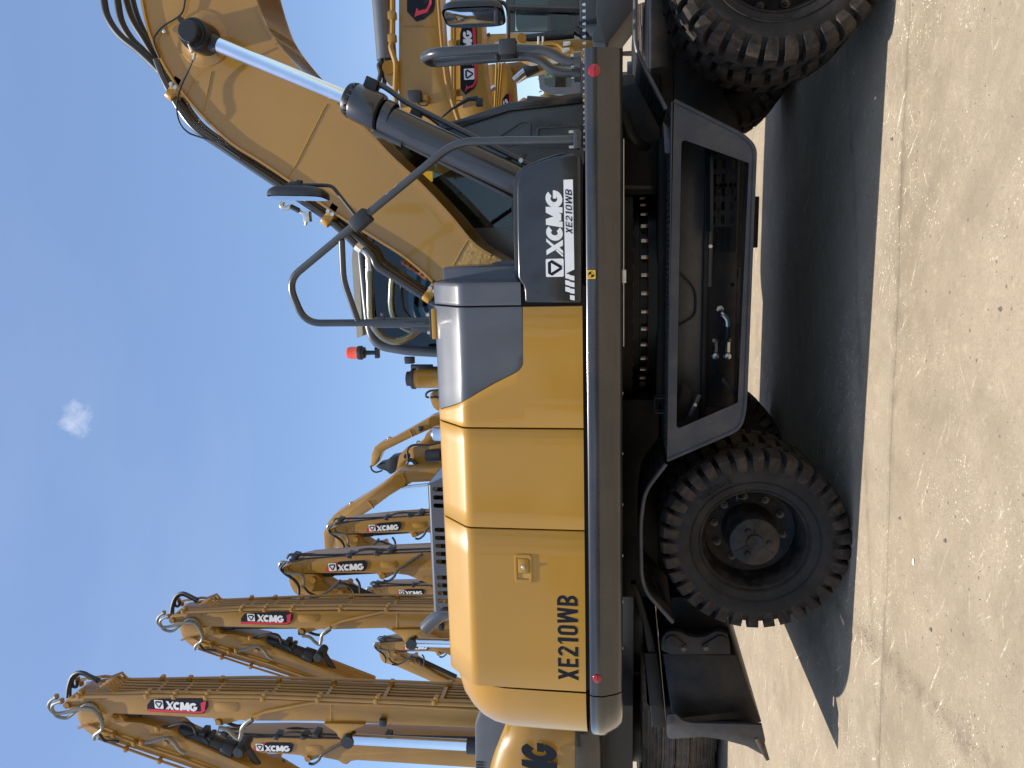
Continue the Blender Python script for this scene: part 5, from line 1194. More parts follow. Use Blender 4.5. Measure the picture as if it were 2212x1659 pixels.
for q in ((460, 655), (1060, 645), (1360, 625), (1500, 585), (2300, 560)): B.put('hose_clamp', MB().box(B.pe(*q, .1), (.07, .2, .10), Matrix.Rotation(R(10), 3, 'Y')), 'far_black', bevel=.01)
for i, q in enumerate(([(380, 735), (300, 728), (280, 780), (330, 840), (430, 855), (510, 868), (545, 930), (530, 1000)], [(345, 730), (292, 790), (335, 850), (430, 915), (485, 990), (490, 1080)])):
    B.tube('arm_hose', q, .024, 'grey_hose' if i == 0 else 'rubber_hose', -.06, .0)
for q in ([(940, 925), (870, 990), (800, 1050), (690, 1105), (600, 1105)], [(870, 1000), (930, 962), (1000, 970), (1070, 1020), (1098, 1110)], [(1110, 908), (1140, 950), (1152, 1010), (1150, 1095)], [(1830, 640), (1700, 720), (1600, 790)], [(1600, 790), (1550, 830), (1520, 890), (1460, 935), (1410, 930)], [(545, 1000), (600, 1060), (700, 1100)]):
    B.tube('arm_hose', q, .021, 'rubber_hose', -.03)
# ---- body of a crawler machine (swing centre at the local origin, looking along -x)
BODY = []
def bput(name, mb, mat, subs=None, **k): BODY.append((name, mb.mesh(name, mat, **k), subs or []))
def track_mesh():
    fr_, sh = MB(), MB(); L, r, w = 1.75, .44, .30
    path = []
    n = 56; per = 4 * L + 2 * pi * r
    for i in range(n):
        s_ = per * i / n
        if s_ < 2 * L: path.append((-L + s_, 2 * r, 0.))
        elif s_ < 2 * L + pi * r: a = (s_ - 2 * L) / r; path.append((L + r * sin(a), r + r * cos(a), -a))
        elif s_ < 4 * L + pi * r: path.append((L - (s_ - 2 * L - pi * r), 0, pi))
        else: a = (s_ - 4 * L - pi * r) / r; path.append((-L - r * sin(a), r - r * cos(a), pi - a))
    for x, z, a in path:
        M = Matrix.Translation((0, x, z + .07)) @ Matrix.Rotation(a, 4, 'X')
        for (cy_, cz_, dy_, dz_) in ((0, 0, .165, .022), (-.06, .022, .018, .03), (0, .02, .016, .026), (.06, .022, .018, .03)):
            h = MB().box((0, cy_, cz_), (w * 2, dy_, dz_)); h.xform(M); sh.add(h.v, h.f)
    fr_.prism([(-L, .15), (-L - .3, .5), (-L, .85), (L, .85), (L + .3, .5), (L, .15)], -.16, .16); fr_.xform(Matrix.Rotation(R(90), 4, 'Z'))
    return fr_, sh
tf, ts = track_mesh()
sh_me = ts.mesh('track_shoes', 'shoe_steel', smooth=False, merge=False)
def body_parts():
    for sx in (-1.15, 1.15):
        f_ = MB(); f_.v = [v + Vector((sx, 0, 0)) for v in tf.v]; f_.f = list(tf.f)
        s_ = MB(); s_.v = [v + Vector((sx, 0, 0)) for v in ts.v]; s_.f = list(ts.f)
        bput('track_frame', f_, 'far_black', [('track_shoes', s_.mesh('track_shoes', 'shoe_steel', smooth=False, merge=False))], bevel=.02)
    bput('undercarriage', MB().span(-1.0, 1.0, -.9, .9, .45, .85).cyl((0, 0, .85), (0, 0, 1.12), .65, seg=30), 'far_black', bevel=.02)
    bput('house', MB().span(-1.3, 2.0, -1.35, 1.35, 1.1, 1.35), 'far_black', bevel=.02)
    bput('engine_hood', MB().span(-.2, 2.0, -1.32, 1.32, 1.352, 2.2), 'far_yellow', bevel=.04)
    bput('counterweight', MB().prism([(2.01, 1.12), (2.55, 1.15), (2.75, 1.5), (2.7, 2.0), (2.55, 2.25), (2.01, 2.28)], -1.33, 1.33), 'far_yellow', bevel=.12)
    cabp = [(-1.35, 1.36), (.25, 1.36), (.25, 2.95), (-.1, 3.05), (-.9, 3.0), (-1.3, 2.6), (-1.42, 1.9)]
    mb = MB(); framed(mb, cabp, [(-1.2, 2.0), (.1, 2.0), (.1, 2.85), (-.85, 2.85), (-1.15, 2.5)], .5, .53); framed(mb, cabp, [(-1.2, 2.0), (.1, 2.0), (.1, 2.85), (-.85, 2.85), (-1.15, 2.5)], 1.3, 1.33)
    n = len(cabp); mb.grid([[Vector((x, y, z)) for x, z in cabp + cabp[:1]] for y in (.5, 1.33)])
    bput('cab', mb, 'far_grey', [('cab_window', MB().prism([(-1.2, 2.0), (.1, 2.0), (.1, 2.85), (-.85, 2.85), (-1.15, 2.5)], .505, .51).mesh('cab_window', 'dark_glass'))], ang=25)
body_parts()
GRP = 'excavators parked behind with raised booms'
def crawler(label, tip_px, Y, arm, scale=1., rot=0., body=True, arm_dx=0., body_off=(0, 0), body_rot=0.):
    tip = W(*tip_px, Y); foot = Vector((tip.x + body_off[0], Y + .25 + body_off[1], 0))
    r = empty('crawler_excavator', foot); tag(r, label, 'excavator', GRP)
    inst(arm.parts, r, tip, scale, Matrix.Rotation(R(rot), 4, 'Y'))
    if body: inst(BODY, r, foot, 1., Matrix.Rotation(R(body_rot), 4, 'Z'))
    return r
crawler('tallest excavator boom, at the picture edge, yellow pipes and a red swoosh on its plate', b1(205, 420), 5.0, A, body_off=(.9, 1.6))
crawler('second tallest excavator boom with yellow pipes, next to the tallest one', q3(745, 1020), 7.15, A, scale=.99, rot=-.5, body_off=(1.0, 1.8))
crawler('largest of the black-hosed excavator booms with a red-cornered plate, above the hood grille', b2(345, 800), 8.4, B, scale=1.16, body_off=(.6, 1.0))
crawler('excavator boom with black hoses standing right before the bent grab arm', q3(1437, 632), 10.2, B, scale=1.09, rot=-.8, body_off=(.6, 1.0))
crawler('small far boom tip with XCMG plate squeezed between two bigger booms above the grille', q3(1600, 897), 12.6, B, scale=1.0, rot=3.0, body_off=(.6, 0))
crawler('black-hosed excavator boom at the outer side of the tallest boom, above the neighbouring counterweight', q3(928, 1562), 7.7, B, scale=1.14, rot=1.6, body_off=(1.2, 1.0))
crawler('far boom tip half hidden behind the exhaust pipe of the front machine', q3(1632, 1135), 13.2, B, scale=1.0, rot=1.5, body_off=(.6, 0))
# ---- neighbouring machine seen from its tail
nb = empty('crawler_excavator', (-7.25, 6.7, 0)); tag(nb, 'neighbouring excavator turned tail-on, big dark letters on its rounded yellow counterweight', 'excavator', GRP)
NY = 4.0; nr_ = W(1150, 1562, NY).x; nl = nr_ - 2.75; nzt, nzm, nzb = W(1090, 1600, NY).z, W(1242, 1600, NY).z, W(1302, 1600, NY).z
def ncw_loop(ins, z, crown=0.):
    r = .38; pts = []; x0, x1, yf = nl + ins, nr_ - ins, NY + ins
    for k in range(9): a = R(90 * k / 8); pts.append((x1 - r + r * cos(a) , yf + r - r * sin(a)))
    for k in range(1, 10): pts.append((x1 - r + (x0 + r - x1 + r) * k / 10, yf - .05 * sin(pi * k / 10)))
    for k in range(9): a = R(90 + 90 * k / 8); pts.append((x0 + r + r * cos(a), yf + r - r * sin(a)))
    pts = [(x1, yf + 1.0)] + pts + [(x0, yf + 1.0)]
    xm, hw = (x0 + x1) / 2, (x1 - x0) / 2
    return [Vector((x, y, z + crown * (1 - abs((x - xm) / hw) ** 2.2))) for x, y in pts]
lv = [(0, nzm, 0), (0, nzm + .25, .0), (.0, nzt - .35, .06), (.03, nzt - .18, .14), (.09, nzt - .06, .22), (.18, nzt, .26), (.34, nzt + .03, .28)]
rows = [ncw_loop(i, z, c) for i, z, c in lv]
ncw = MB().grid(rows).add(rows[-1], [tuple(range(len(rows[-1])))]).build('counterweight', 'far_yellow', nb, ang=60)
rows = [ncw_loop(.12, nzb), ncw_loop(.03, nzb + .04), ncw_loop(-.015, nzb + .14), ncw_loop(-.015, nzm - .003)]
MB().grid(rows).add(rows[0], [tuple(range(len(rows[0])))]).build('counterweight_base', 'beam_paint', nb, ang=50)
lh = W(1126, 1620, NY - .06).z - W(1203, 1620, NY - .06).z; xg = W(1160, 1642, NY - .06).x
PT = Print((xg - 2.86 * lh * .62, NY - .055, W(1203, 1620, NY - .06).z), (1, 0, 0), (0, 0, 1), (0, -1, 0))
class Q_:
    def poly(s, pts): PT.poly([(a * .62, b) for a, b in pts])
xcmg_letters(Q_(), 0, 0, lh); PT.out('tail_lettering', 'dark_print', ncw)
PT = Print(W(1118, 1577, NY + .16), (1, .55, 0), (0, 0, 1), (.5, -1, 0)); PT.poly([(-.14, 0), (.06, 0), (.06, .13), (-.14, .13)]); PT.out('warning_sticker', 'yellow_print', ncw)
PT = Print(W(1212, 1580, NY + .10), (1, .55, 0), (0, 0, 1), (.5, -1, 0)); PT.poly([(-.1, 0), (.1, 0), (.06, .17), (-.1, .17)]); PT.out('red_chevron', 'red_print', ncw)
hx1 = W(1040, 1530, NY + .5).x; hz = W(1026, 1590, NY + .5).z
hd = MB(); hpoly = [(hx1, nzm + .4), (hx1, hz - .10), (hx1 - .25, hz), (nl + .3, hz + .05), (nl + .3, nzm + .4)]
nh = hd.prism(hpoly, NY + .5, NY + 2.6).build('engine_hood', 'far_grey', nb, bevel=.04)
for k in range(6):
    q = W(1036, 1647 + 6 * k, NY + .495); MB().span(q.x - .012, q.x + .012, NY + .494, NY + .499, q.z - .05, q.z + .05).build('vent_slot', 'far_black', nh)
inst([p for p in BODY if p[0] in ('track_frame', 'undercarriage')], nb, (-7.35, 6.7, 0))
MB().span(nl + .2, nr_ - .15, NY + .7, 8.3, 1.12, nzb + .1).build('revolving_frame', 'far_black', nb, bevel=.02)
MB().span(nl + .3, nr_ - .2, NY + 1.0, 8.2, nzb + .1, 2.6).build('house', 'far_yellow', nb, bevel=.05)
# ---- two grab arms (material handlers) far behind the hood
def poly_machine(name, label, cat_, base, grp=GRP):
    r = empty(name, base); tag(r, label, cat_, grp); return r
def slab_part(root, name, pts, Y, th, mat, bevel=.01, rad=0., parent=None):
    P_ = XZ(pts, Y)
    return MB().prism(roundpoly(P_, rad, 3) if rad else P_, Y, Y + th).build(name, mat, parent or root, bevel=bevel)
def ptube(root, name, pts, Y, r, mat, sub=5): return MB().tube(smoothpath([W(x, y, Y) for x, y in pts], sub), r, 8).build(name, mat, root)
def c6(l): return [r6(*p) for p in l]
GY = 15.0
g1 = poly_machine('material_handler', 'bent yellow grab arm rising to a hooked tip, nearest the air cleaner', 'grab machine', (W(1300, 930, GY).x, GY, 0))
slab_part(g1, 'stick', c6([(790, 1250), (768, 1235), (790, 1060), (830, 960), (910, 905), (1050, 862), (1550, 580), (1640, 520), (1720, 495), (1800, 495), (1830, 620), (1720, 645), (1660, 690), (1380, 812), (930, 1032), (840, 1225)]), GY, .45, 'far_yellow')
slab_part(g1, 'boom', c6([(1700, 510), (1800, 490), (2000, 560), (3300, 900), (3300, 1150), (1900, 700), (1720, 650)]), GY + .05, .5, 'far_yellow')
MB().cyl(W(*r6(1690, 590), GY - .03), W(*r6(1690, 590), GY + .5), .14).build('elbow_pin', 'far_yellow', g1)
slab_part(g1, 'grab', c6([(840, 1235), (990, 1195), (1030, 1130), (1170, 1100), (1160, 1210), (1130, 1320), (1060, 1360), (990, 1300), (900, 1280)]), GY, .5, 'far_black', rad=.05)
ptube(g1, 'grab_hose', c6([(770, 1230), (790, 1290), (850, 1325), (940, 1300)]), GY, .025, 'far_black')
for p in ((1380, 812), (1335, 712)): pass
MB().tube([W(*r6(1335, 710), GY - .003), W(*r6(1382, 812), GY - .003)], .02, 6).build('weld_seam', 'far_yellow', g1)
MB().box(W(*r6(1495, 695), GY - .05), (.14, .1, .12)).build('arm_bracket', 'far_black', g1, bevel=.02)
for p in ((1050, 840), (1470, 900)): MB().lathe([(.05, -.015), (.07, 0), (.05, .015), (.035, 0)], W(*r6(*p), GY + .2), seg=12, closed=True).build('lifting_eye', 'far_yellow', g1)
g2 = poly_machine('material_handler', 'longer bent grab arm passing behind the black-hosed booms', 'grab machine', (W(1300, 1060, 13).x, 13.0, 0))
slab_part(g2, 'stick', [(702, 1196), (699, 1150), (708, 1128), (722, 1112), (745, 1098), (793, 1069), (829, 1044), (844, 1030), (858, 1019), (872, 1020), (872, 1050), (862, 1058), (842, 1070), (795, 1105), (756, 1128), (728, 1148), (722, 1168), (716, 1196)], 13.0, .5, 'far_yellow')
slab_part(g2, 'boom', [(845, 1028), (862, 1017), (880, 1017), (930, 1013), (1200, 990), (1200, 1035), (930, 1040), (890, 1042), (866, 1056)], 13.05, .55, 'far_yellow')
MB().cyl(W(862, 1040, 12.95), W(862, 1040, 13.6), .17).build('elbow_pin', 'far_yellow', g2)
MB().cyl(W(868, 1054, 13.0), W(930, 1047, 13.0), .05).build('piston_rod', 'chrome', g2)
MB().tube([W(795, 1082, 12.99), W(808, 1098, 12.99)], .02, 6).build('weld_seam', 'far_yellow', g2)
MB().lathe([(.05, -.015), (.07, 0), (.05, .015), (.035, 0)], W(760, 1089, 13.2), seg=12, closed=True).build('lifting_eye', 'far_yellow', g2)
g3 = poly_machine('material_handler', 'short curved grab arm with a small logo plate, tucked between the two bent arms', 'grab machine', (W(1300, 990, 14).x, 14.0, 0))
slab_part(g3, 'stick', c6([(1145, 1325), (1165, 1200), (1190, 1090), (1240, 1020), (1320, 995), (1420, 950), (1540, 850), (1580, 760), (1640, 710), (1790, 670), (1790, 830), (1560, 970), (1380, 1080), (1300, 1150), (1260, 1230), (1230, 1330)]), 14.0, .45, 'far_yellow')
slab_part(g3, 'boom', c6([(1330, 1010), (1400, 960), (1790, 880), (3000, 900), (3000, 1300), (1790, 1220), (1600, 1270), (1450, 1260), (1370, 1150)]), 13.9, .4, 'far_yellow')
MB().cyl(W(*r6(1580, 1090), 13.8), W(*r6(1790, 1080), 13.8), .16).build('stick_cylinder', 'far_black', g3)
slab_part(g3, 'logo_plate', c6([(1255, 1100), (1265, 1065), (1335, 1050), (1335, 1110), (1260, 1130)]), 13.985, .01, 'dark_print', 0)
for q in ([(1320, 1160), (1380, 1170), (1430, 1250), (1440, 1310)], [(1300, 1150), (1350, 1130), (1430, 1190), (1500, 1290), (1700, 1280)], [(1240, 1320), (1270, 1250), (1310, 1190), (1310, 1100), (1310, 990), (1400, 930), (1600, 930), (1790, 890)]): ptube(g3, 'arm_hose', c6(q), 13.85, .03, 'rubber_hose')
g4 = poly_machine('crawler_excavator', 'small far boom tip peeping over the hood beside the air cleaner', 'excavator', (W(1300, 855, 14).x, 14.0, 0))
slab_part(g4, 'stick', c6([(1640, 170), (1730, 145), (1800, 140), (2300, 250), (2300, 480), (1800, 440), (1730, 430), (1670, 370), (1630, 250)]), 14.0, .4, 'far_yellow', rad=.06)
for q in ([(1790, 130), (1700, 135), (1620, 150), (1575, 190), (1580, 230), (1620, 240)], [(1640, 240), (1720, 235), (1780, 260), (1800, 300)]): ptube(g4, 'arm_hose', c6(q), 13.95, .028, 'rubber_hose')
# ---- machines on the other side, behind the cab
def c1(l): return [r1(*p) for p in l]
m1 = poly_machine('crawler_excavator', 'big excavator with its boom held level highest behind the cab, grey cylinder above it', 'excavator', (W(1300, 200, 6).x, 6.0, 0))
Y1 = 5.2
bm1 = slab_part(m1, 'boom', c1([(465, -1600), (462, 0), (462, 700), (480, 950), (560, 1150), (700, 1350), (1000, 1450), (1060, 1250), (930, 1010), (870, 840), (815, 640), (790, 450), (772, 200), (760, 0), (750, -1600)]), Y1, .5, 'far_yellow', .012)
MB().tube([W(*r1(x, y), Y1 - .02) for x, y in ((765, -1500), (775, 0), (790, 200), (812, 450), (838, 640), (893, 840), (950, 1010))], .02, 8).build('boom_edge', 'far_yellow', bm1)
MB().tube([W(*r1(470, 205), Y1 - .002), W(*r1(765, 205), Y1 - .002)], .008, 6).build('weld_seam', 'far_yellow', bm1)
MB().cyl(W(*r1(335, -600), Y1 + .2), W(*r1(345, 0), Y1 + .2), .13).cyl(W(*r1(330, 0), Y1 + .2), W(*r1(368, 475), Y1 + .2), .125).build('stick_cylinder', 'far_grey', m1)
slab_part(m1, 'cylinder_lug', c1([(470, 480), (420, 470), (350, 480), (335, 540), (350, 620), (390, 680), (470, 720)]), Y1 + .1, .3, 'far_yellow', .02, rad=.04)
MB().cyl(W(*r1(378, 535), Y1 + .05), W(*r1(378, 535), Y1 + .45), .075).build('lug_pin', 'far_yellow', m1)
ptube(m1, 'boom_pipe', c1([(415, -900), (415, 0), (412, 300), (400, 370), (420, 440), (440, 520), (435, 700), (440, 860)]), Y1 - .03, .035, 'far_yellow', 3)
for y in (125, 305): MB().box(W(*r1(412, y), Y1 - .03), (.10, .1, .10)).build('pipe_clamp', 'far_yellow', m1, bevel=.02)
ptube(m1, 'cylinder_hose', c1([(330, 490), (305, 520), (318, 580), (305, 650), (310, 700)]), Y1 + .1, .03, 'rubber_hose')
ptube(m1, 'cylinder_hose', c1([(330, 400), (325, 480), (350, 600), (345, 680)]), Y1 + .15, .03, 'rubber_hose')
lgp = slab_part(m1, 'logo_plate', c1([(528, -700), (528, 90), (600, 168), (660, 150), (735, 90), (748, 40), (735, -700)]), Y1 - .012, .01, 'black_print', 0)
slab_part(m1, 'red_swoosh', c1([(585, 135), (605, 60), (620, 85), (680, 70), (705, 20), (705, -60), (722, -60), (722, 30), (690, 95), (630, 115)]), Y1 - .018, .01, 'red_print', 0, parent=lgp)
MB().box(W(*r1(590, 765), Y1 - .12), (.14, .10, .17)).build('work_lamp', 'far_black', m1, bevel=.02)
MB().box(W(*r1(665, 790), Y1 - .05), (.10, .1, .10)).build('lamp_bracket', 'far_yellow', m1, bevel=.01)
ptube(m1, 'lamp_cable', c1([(600, 800), (625, 830), (680, 835), (690, 810), (650, 800)]), Y1 - .1, .01, 'rubber_hose')
inst([p for p in BODY if p[0] != 'cab'], m1, (W(1300, 640, 6.5).x, 6.9, 0), 1.05, Matrix.Rotation(R(180), 4, 'Z'))
m2 = poly_machine('crawler_excavator', 'excavator with its boom held level below the highest one, full XCMG plate on it', 'excavator', (W(1300, 150, 7.6).x, 7.6, 0))
Y2 = 7.6
bm2 = slab_part(m2, 'boom', c1([(915, -1600), (912, 0), (905, 950), (960, 1200), (1300, 1500), (1300, 1100), (1180, 800), (1145, 620), (1125, 400), (1112, 0), (1110, -1600)]), Y2, .45, 'far_yellow', .012)
MB().tube([W(*r1(908, 800), Y2 - .002), W(*r1(1170, 800), Y2 - .002)], .008, 6).build('weld_seam', 'far_yellow', bm2)
for q in ((880, -500, 885, 870), (898, -500, 903, 860)): MB().cyl(W(*r1(q[0], q[1]), Y2 - .05), W(*r1(q[2], q[3]), Y2 - .05), .028).build('boom_pipe', 'far_yellow', m2)
for y in (350, 740): MB().box(W(*r1(890, y), Y2 - .05), (.1, .1, .13)).build('pipe_clamp', 'far_yellow', m2, bevel=.02)
lg2 = slab_part(m2, 'logo_plate', c1([(962, 215), (1000, 200), (1078, 205), (1082, 650), (1060, 700), (990, 750), (950, 700), (948, 270)]), Y2 - .012, .01, 'black_print', 0)
slab_part(m2, 'red_field', c1([(1045, 205), (1070, 207), (1082, 600), (1078, 650), (1050, 690), (1010, 700), (985, 730), (1000, 672), (1010, 690), (1050, 670), (1064, 640), (1055, 420)]), Y2 - .018, .01, 'red_print', 0, parent=lg2)
o_ = W(*r1(1062, 628), Y2 - .02); h_ = o_ - W(*r1(1062, 540), Y2 - .02); eh = h_.length
Pw = Print(o_, (1, 0, 0), (0, 0, 1), (0, -1, 0)); Pd = Print(o_, (1, 0, 0), (0, 0, 1), (0, -1, 0)); emblem(Pw, Pd, 0, 0, eh)
xl = W(*r1(1048, 520), Y2 - .02).x - o_.x; xr_ = W(*r1(1048, 236), Y2 - .02).x - o_.x; zl = W(*r1(1046, 400), Y2 - .02).z - o_.z; hl = W(*r1(975, 400), Y2 - .02).z - o_.z - zl
class Q2_:
    def poly(s, pts): Pw.poly([(xl + (a - xl) * (xr_ - xl) / (3.75 * hl), b) for a, b in pts])
xcmg_letters(Q2_(), xl, zl, hl)
Pw.out('maker_letters', 'white_print', lg2); Pd.out('emblem_band', 'dark_print', lg2)
inst([p for p in BODY if p[0] != 'cab'], m2, (W(1300, 640, 8.5).x, 9.3, 0), 1.0, Matrix.Rotation(R(180), 4, 'Z'))
m3 = poly_machine('crawler_excavator', 'third level boom, partly hidden by the cab pillar, only the plate end MG showing', 'excavator', (W(1300, 200, 9.5).x, 9.5, 0))
Y3 = 9.5
slab_part(m3, 'boom', c1([(1235, 1200), (1235, 640), (1250, 520), (1300, 490), (1340, 520), (1370, 600), (1382, 760), (1385, 1200)]), Y3, .4, 'far_yellow', .012)
slab_part(m3, 'knuckle', c1([(1140, 520), (1230, 500), (1245, 700), (1230, 900), (1165, 900), (1150, 700)]), Y3 + .1, .3, 'far_yellow', .012, rad=.05)
for dx in (0, 22, 44): MB().cyl(W(*r1(1238 + dx, 500), Y3 - .05), W(*r1(1225 + dx * .6, 880), Y3 - .05), .022).build('boom_pipe', 'far_yellow', m3)
lg3 = slab_part(m3, 'logo_plate', c1([(1280, 790), (1310, 745), (1352, 742), (1358, 1100), (1280, 1100)]), Y3 - .012, .01, 'black_print', 0)
slab_part(m3, 'red_field', c1([(1336, 742), (1352, 742), (1358, 1100), (1342, 1100)]), Y3 - .018, .01, 'red_print', 0, parent=lg3)
P3 = Print(W(*r1(1330, 905), Y3 - .02), (1, 0, 0), (0, 0, 1), (0, -1, 0)); w3 = W(*r1(1330, 785), Y3).x - W(*r1(1330, 905), Y3).x; h3 = W(*r1(1290, 800), Y3).z - W(*r1(1330, 800), Y3).z
for ch, dx in (('M', 0), ('G', 1.0)):
    for q in glyph(ch, .95, .3): P3.poly([((a + dx) * w3 / 1.9, b * h3) for a, b in q])
P3.out('maker_letters', 'white_print', lg3)
MB().cyl(W(*r1(1180, 720), Y3 - .2), W(*r1(1225, 690), Y3 - .2), .05).build('piston_rod', 'chrome', m3)
MB().cyl(W(*r1(1160, 900), Y3 - .2), W(*r1(1165, 735), Y3 - .2), .08).build('lift_cylinder', 'far_black', m3)
slab_part(m3, 'boom_foot', c1([(1300, 500), (1560, 470), (1700, 470), (1600, 560), (1470, 590), (1380, 640)]), Y3 + .2, .3, 'far_yellow', .012)
MB().cyl(W(*r1(1375, 640), Y3), W(*r1(1470, 560), Y3), .07).build('piston_rod', 'chrome', m3)
MB().cyl(W(*r1(1460, 570), Y3), W(*r1(1560, 520), Y3), .11).build('swing_cylinder', 'far_black', m3)
m4 = poly_machine('crawler_excavator', 'excavator cut by the picture edge, dark cab, upright stick and black bucket', 'excavator', (W(1300, -60, 5).x, 5.2, 0))
Y4 = 4.4
slab_part(m4, 'stick', c1([(1392, 440), (1388, 330), (1430, 282), (1480, 330), (1600, 325), (1900, 308), (2140, 345), (2155, 365), (2060, 378), (1900, 440), (1640, 462), (1480, 480)]), Y4, .26, 'far_yellow', .01, rad=.03)
MB().cyl(W(*r1(1436, 300), Y4 - .02), W(*r1(1436, 300), Y4 + .28), .05).build('stick_pin', 'far_yellow', m4)
MB().cyl(W(*r1(1460, 312), Y4 + .1), W(*r1(1850, 268), Y4 + .1), .048).build('bucket_cylinder', 'far_black', m4)
MB().tube(smoothpath([W(*r1(1855, 235), Y4 + .1), W(*r1(1920, 270), Y4 + .1), W(*r1(1960, 320), Y4 + .1), W(*r1(2035, 335), Y4 + .1)]), .05, 10).build('bucket_link', 'far_black', m4)
slab_part(m4, 'bucket', c1([(1990, 330), (2000, 250), (2035, 200), (2022, 60), (2040, -60), (2330, -60), (2330, 60), (2240, 180), (2150, 300), (2110, 350), (2070, 340)]), Y4 - .35, .95, 'far_black', .02, rad=.03)
ptube(m4, 'stick_pipe', c1([(1600, 345), (1700, 345), (1745, 370), (1770, 400)]), Y4 - .03, .016, 'far_yellow')
for q in ((1795, 350), (1790, 400)): MB().box(W(*r1(*q), Y4 - .04), (.05, .05, .08)).build('pipe_coupling', 'zinc', m4, bevel=.008)
for x in (1570, 1605): MB().cyl(W(*r1(x, 290), Y4 - .02), W(*r1(x, 390), Y4 - .02), .014).build('stick_tube', 'zinc', m4)
slab_part(m4, 'sticker', c1([(1635, 420), (1650, 400), (1695, 402), (1690, 438)]), Y4 - .006, .005, 'yellow_print', 0)
kc = XZ(c1([(1300, -1300), (1300, 40), (1345, 95), (1880, 250), (1900, 200), (1900, -1300)]), Y4 + .6)
mb = MB(); framed(mb, XZ(c1([(1310, -1200), (1310, 60), (1330, 255), (1870, 255), (1900, 120), (1900, -1200)]), Y4 + .6), XZ(c1([(1380, -200), (1380, 245), (1640, 245), (1640, -200)]), Y4 + .6), Y4 + .6, Y4 + .65)
k4 = mb.build('cab_door', 'black_cover', m4, ang=25)
MB().prism(XZ(c1([(1370, -210), (1370, 250), (1650, 250), (1650, -210)]), Y4 + .62), Y4 + .62, Y4 + .625).build('cab_window', 'cab_glass', k4)
MB().prism(roundpoly(XZ(c1([(1665, 100), (1665, 245), (1855, 245), (1800, 85)]), Y4 + .59), .03, 3), Y4 + .59, Y4 + .60).build('lower_window', 'dark_glass', k4)
for y in (90, 60): MB().cyl(W(*r1(1420 if y == 90 else 1755, 75), Y4 + .57), W(*r1(1475 if y == 90 else 1808, 75), Y4 + .57), .03).build('door_hinge', 'black_metal', k4)
MB().tube([W(*r1(1330, 60), Y4 + .55), W(*r1(1890, 75), Y4 + .55)], .035, 8).build('door_pillar', 'black_cover', k4)
fx = W(*r1(1900, 255), Y4 + .6)
MB().span(fx.x, fx.x + 2.5, Y4 + .3, Y4 + 2.4, 1.25, fx.z - .01).build('revolving_frame', 'far_black', m4, bevel=.02)
inst([p for p in BODY if p[0] in ('track_frame', 'undercarriage')], m4, (fx.x + 1.4, Y4 + 1.5, 0))
MB().span(fx.x + .3, fx.x + 2.4, Y4 + 1.4, Y4 + 2.3, fx.z, W(*r1(1310, 100), Y4 + .6).z).build('cab_rear', 'far_grey', m4, bevel=.05)
m5 = poly_machine('crawler_excavator', 'far excavator cab with light frame seen between the grab rail and the black pillar', 'excavator', (W(1300, 170, 16).x, 16.0, 0))
Y5 = 16.0
op = XZ(c1([(1560, 540), (1580, 700), (1640, 745), (1900, 755), (1900, 520), (1640, 530)]), Y5); ip = XZ(c1([(1610, 560), (1620, 670), (1660, 690), (1830, 690), (1840, 560)]), Y5)
mb = MB(); framed(mb, op, ip, Y5, Y5 + .12); k5 = mb.build('cab', 'far_grey', m5, ang=25)
MB().prism(ip, Y5 + .05, Y5 + .06).build('cab_window', 'cab_glass', k5)
MB().prism(op, Y5 + 1.2, Y5 + 1.25).build('cab_wall', 'far_black', m5)
slab_part(m5, 'counterweight', c1([(1560, 780), (1620, 730), (1700, 735), (1690, 800), (1600, 830)]), Y5 + .2, .8, 'far_yellow', .03)
slab_part(m5, 'house', c1([(1890, 200), (1890, 900), (2030, 900), (2030, 200)]), Y5 - .1, 2., 'far_black', .03)
inst([p for p in BODY if p[0] in ('track_frame', 'undercarriage')], m5, (W(1300, 180, Y5).x, Y5 + .8, 0))
m6 = poly_machine('crawler_excavator', 'far yellow arm with a slim black cylinder and striped warning board beside the black pillar', 'excavator', (W(1300, 215, 13).x, 13.0, 0))
Y6 = 13.0
slab_part(m6, 'stick', c1([(1380, 880), (1382, 820), (1450, 768), (1480, 780), (1485, 835), (1900, 800), (1900, 900), (1400, 960)]), Y6, .4, 'far_yellow', .02)
MB().cyl(W(*r1(1480, 795), Y6 - .05), W(*r1(1760, 815), Y6 - .05), .10).build('bucket_cylinder', 'far_black', m6)
MB().box(W(*r1(1800, 825), Y6 - .05), (.25, .2, .2)).build('cylinder_lug', 'far_black', m6, bevel=.03)
wb = slab_part(m6, 'warning_board', c1([(1392, 845), (1470, 850), (1470, 882), (1392, 890)]), Y6 - .06, .02, 'white_print', 0)
for k in range(3): slab_part(m6, 'board_stripe', c1([(1395 + 26 * k, 888 - 2 * k), (1410 + 26 * k, 887 - 2 * k), (1425 + 22 * k, 848), (1408 + 22 * k, 847)]), Y6 - .066, .004, 'red_print', 0, parent=wb)
slab_part(m6, 'house', c1([(1840, 750), (1840, 1000), (2030, 1000), (2030, 750)]), Y6 + .2, 1.5, 'far_yellow', .03)
inst([p for p in BODY if p[0] in ('track_frame', 'undercarriage')], m6, (W(1300, 230, Y6).x, Y6 + 1.5, 0))
m7 = poly_machine('crawler_excavator', 'tiny far boom with pipes against the sky below the front mirror', 'excavator', (W(1300, 80, 20).x, 20.0, 0))
slab_part(m7, 'boom', c1([(1155, 280), (1180, 268), (1420, 260), (1900, 240), (1900, 330), (1420, 320), (1200, 330), (1210, 380), (1160, 420), (1145, 340)]), 20., .5, 'far_yellow', .02)
ptube(m7, 'arm_hose', c1([(1185, 268), (1150, 285), (1140, 330), (1155, 375), (1200, 360)]), 19.95, .04, 'rubber_hose')
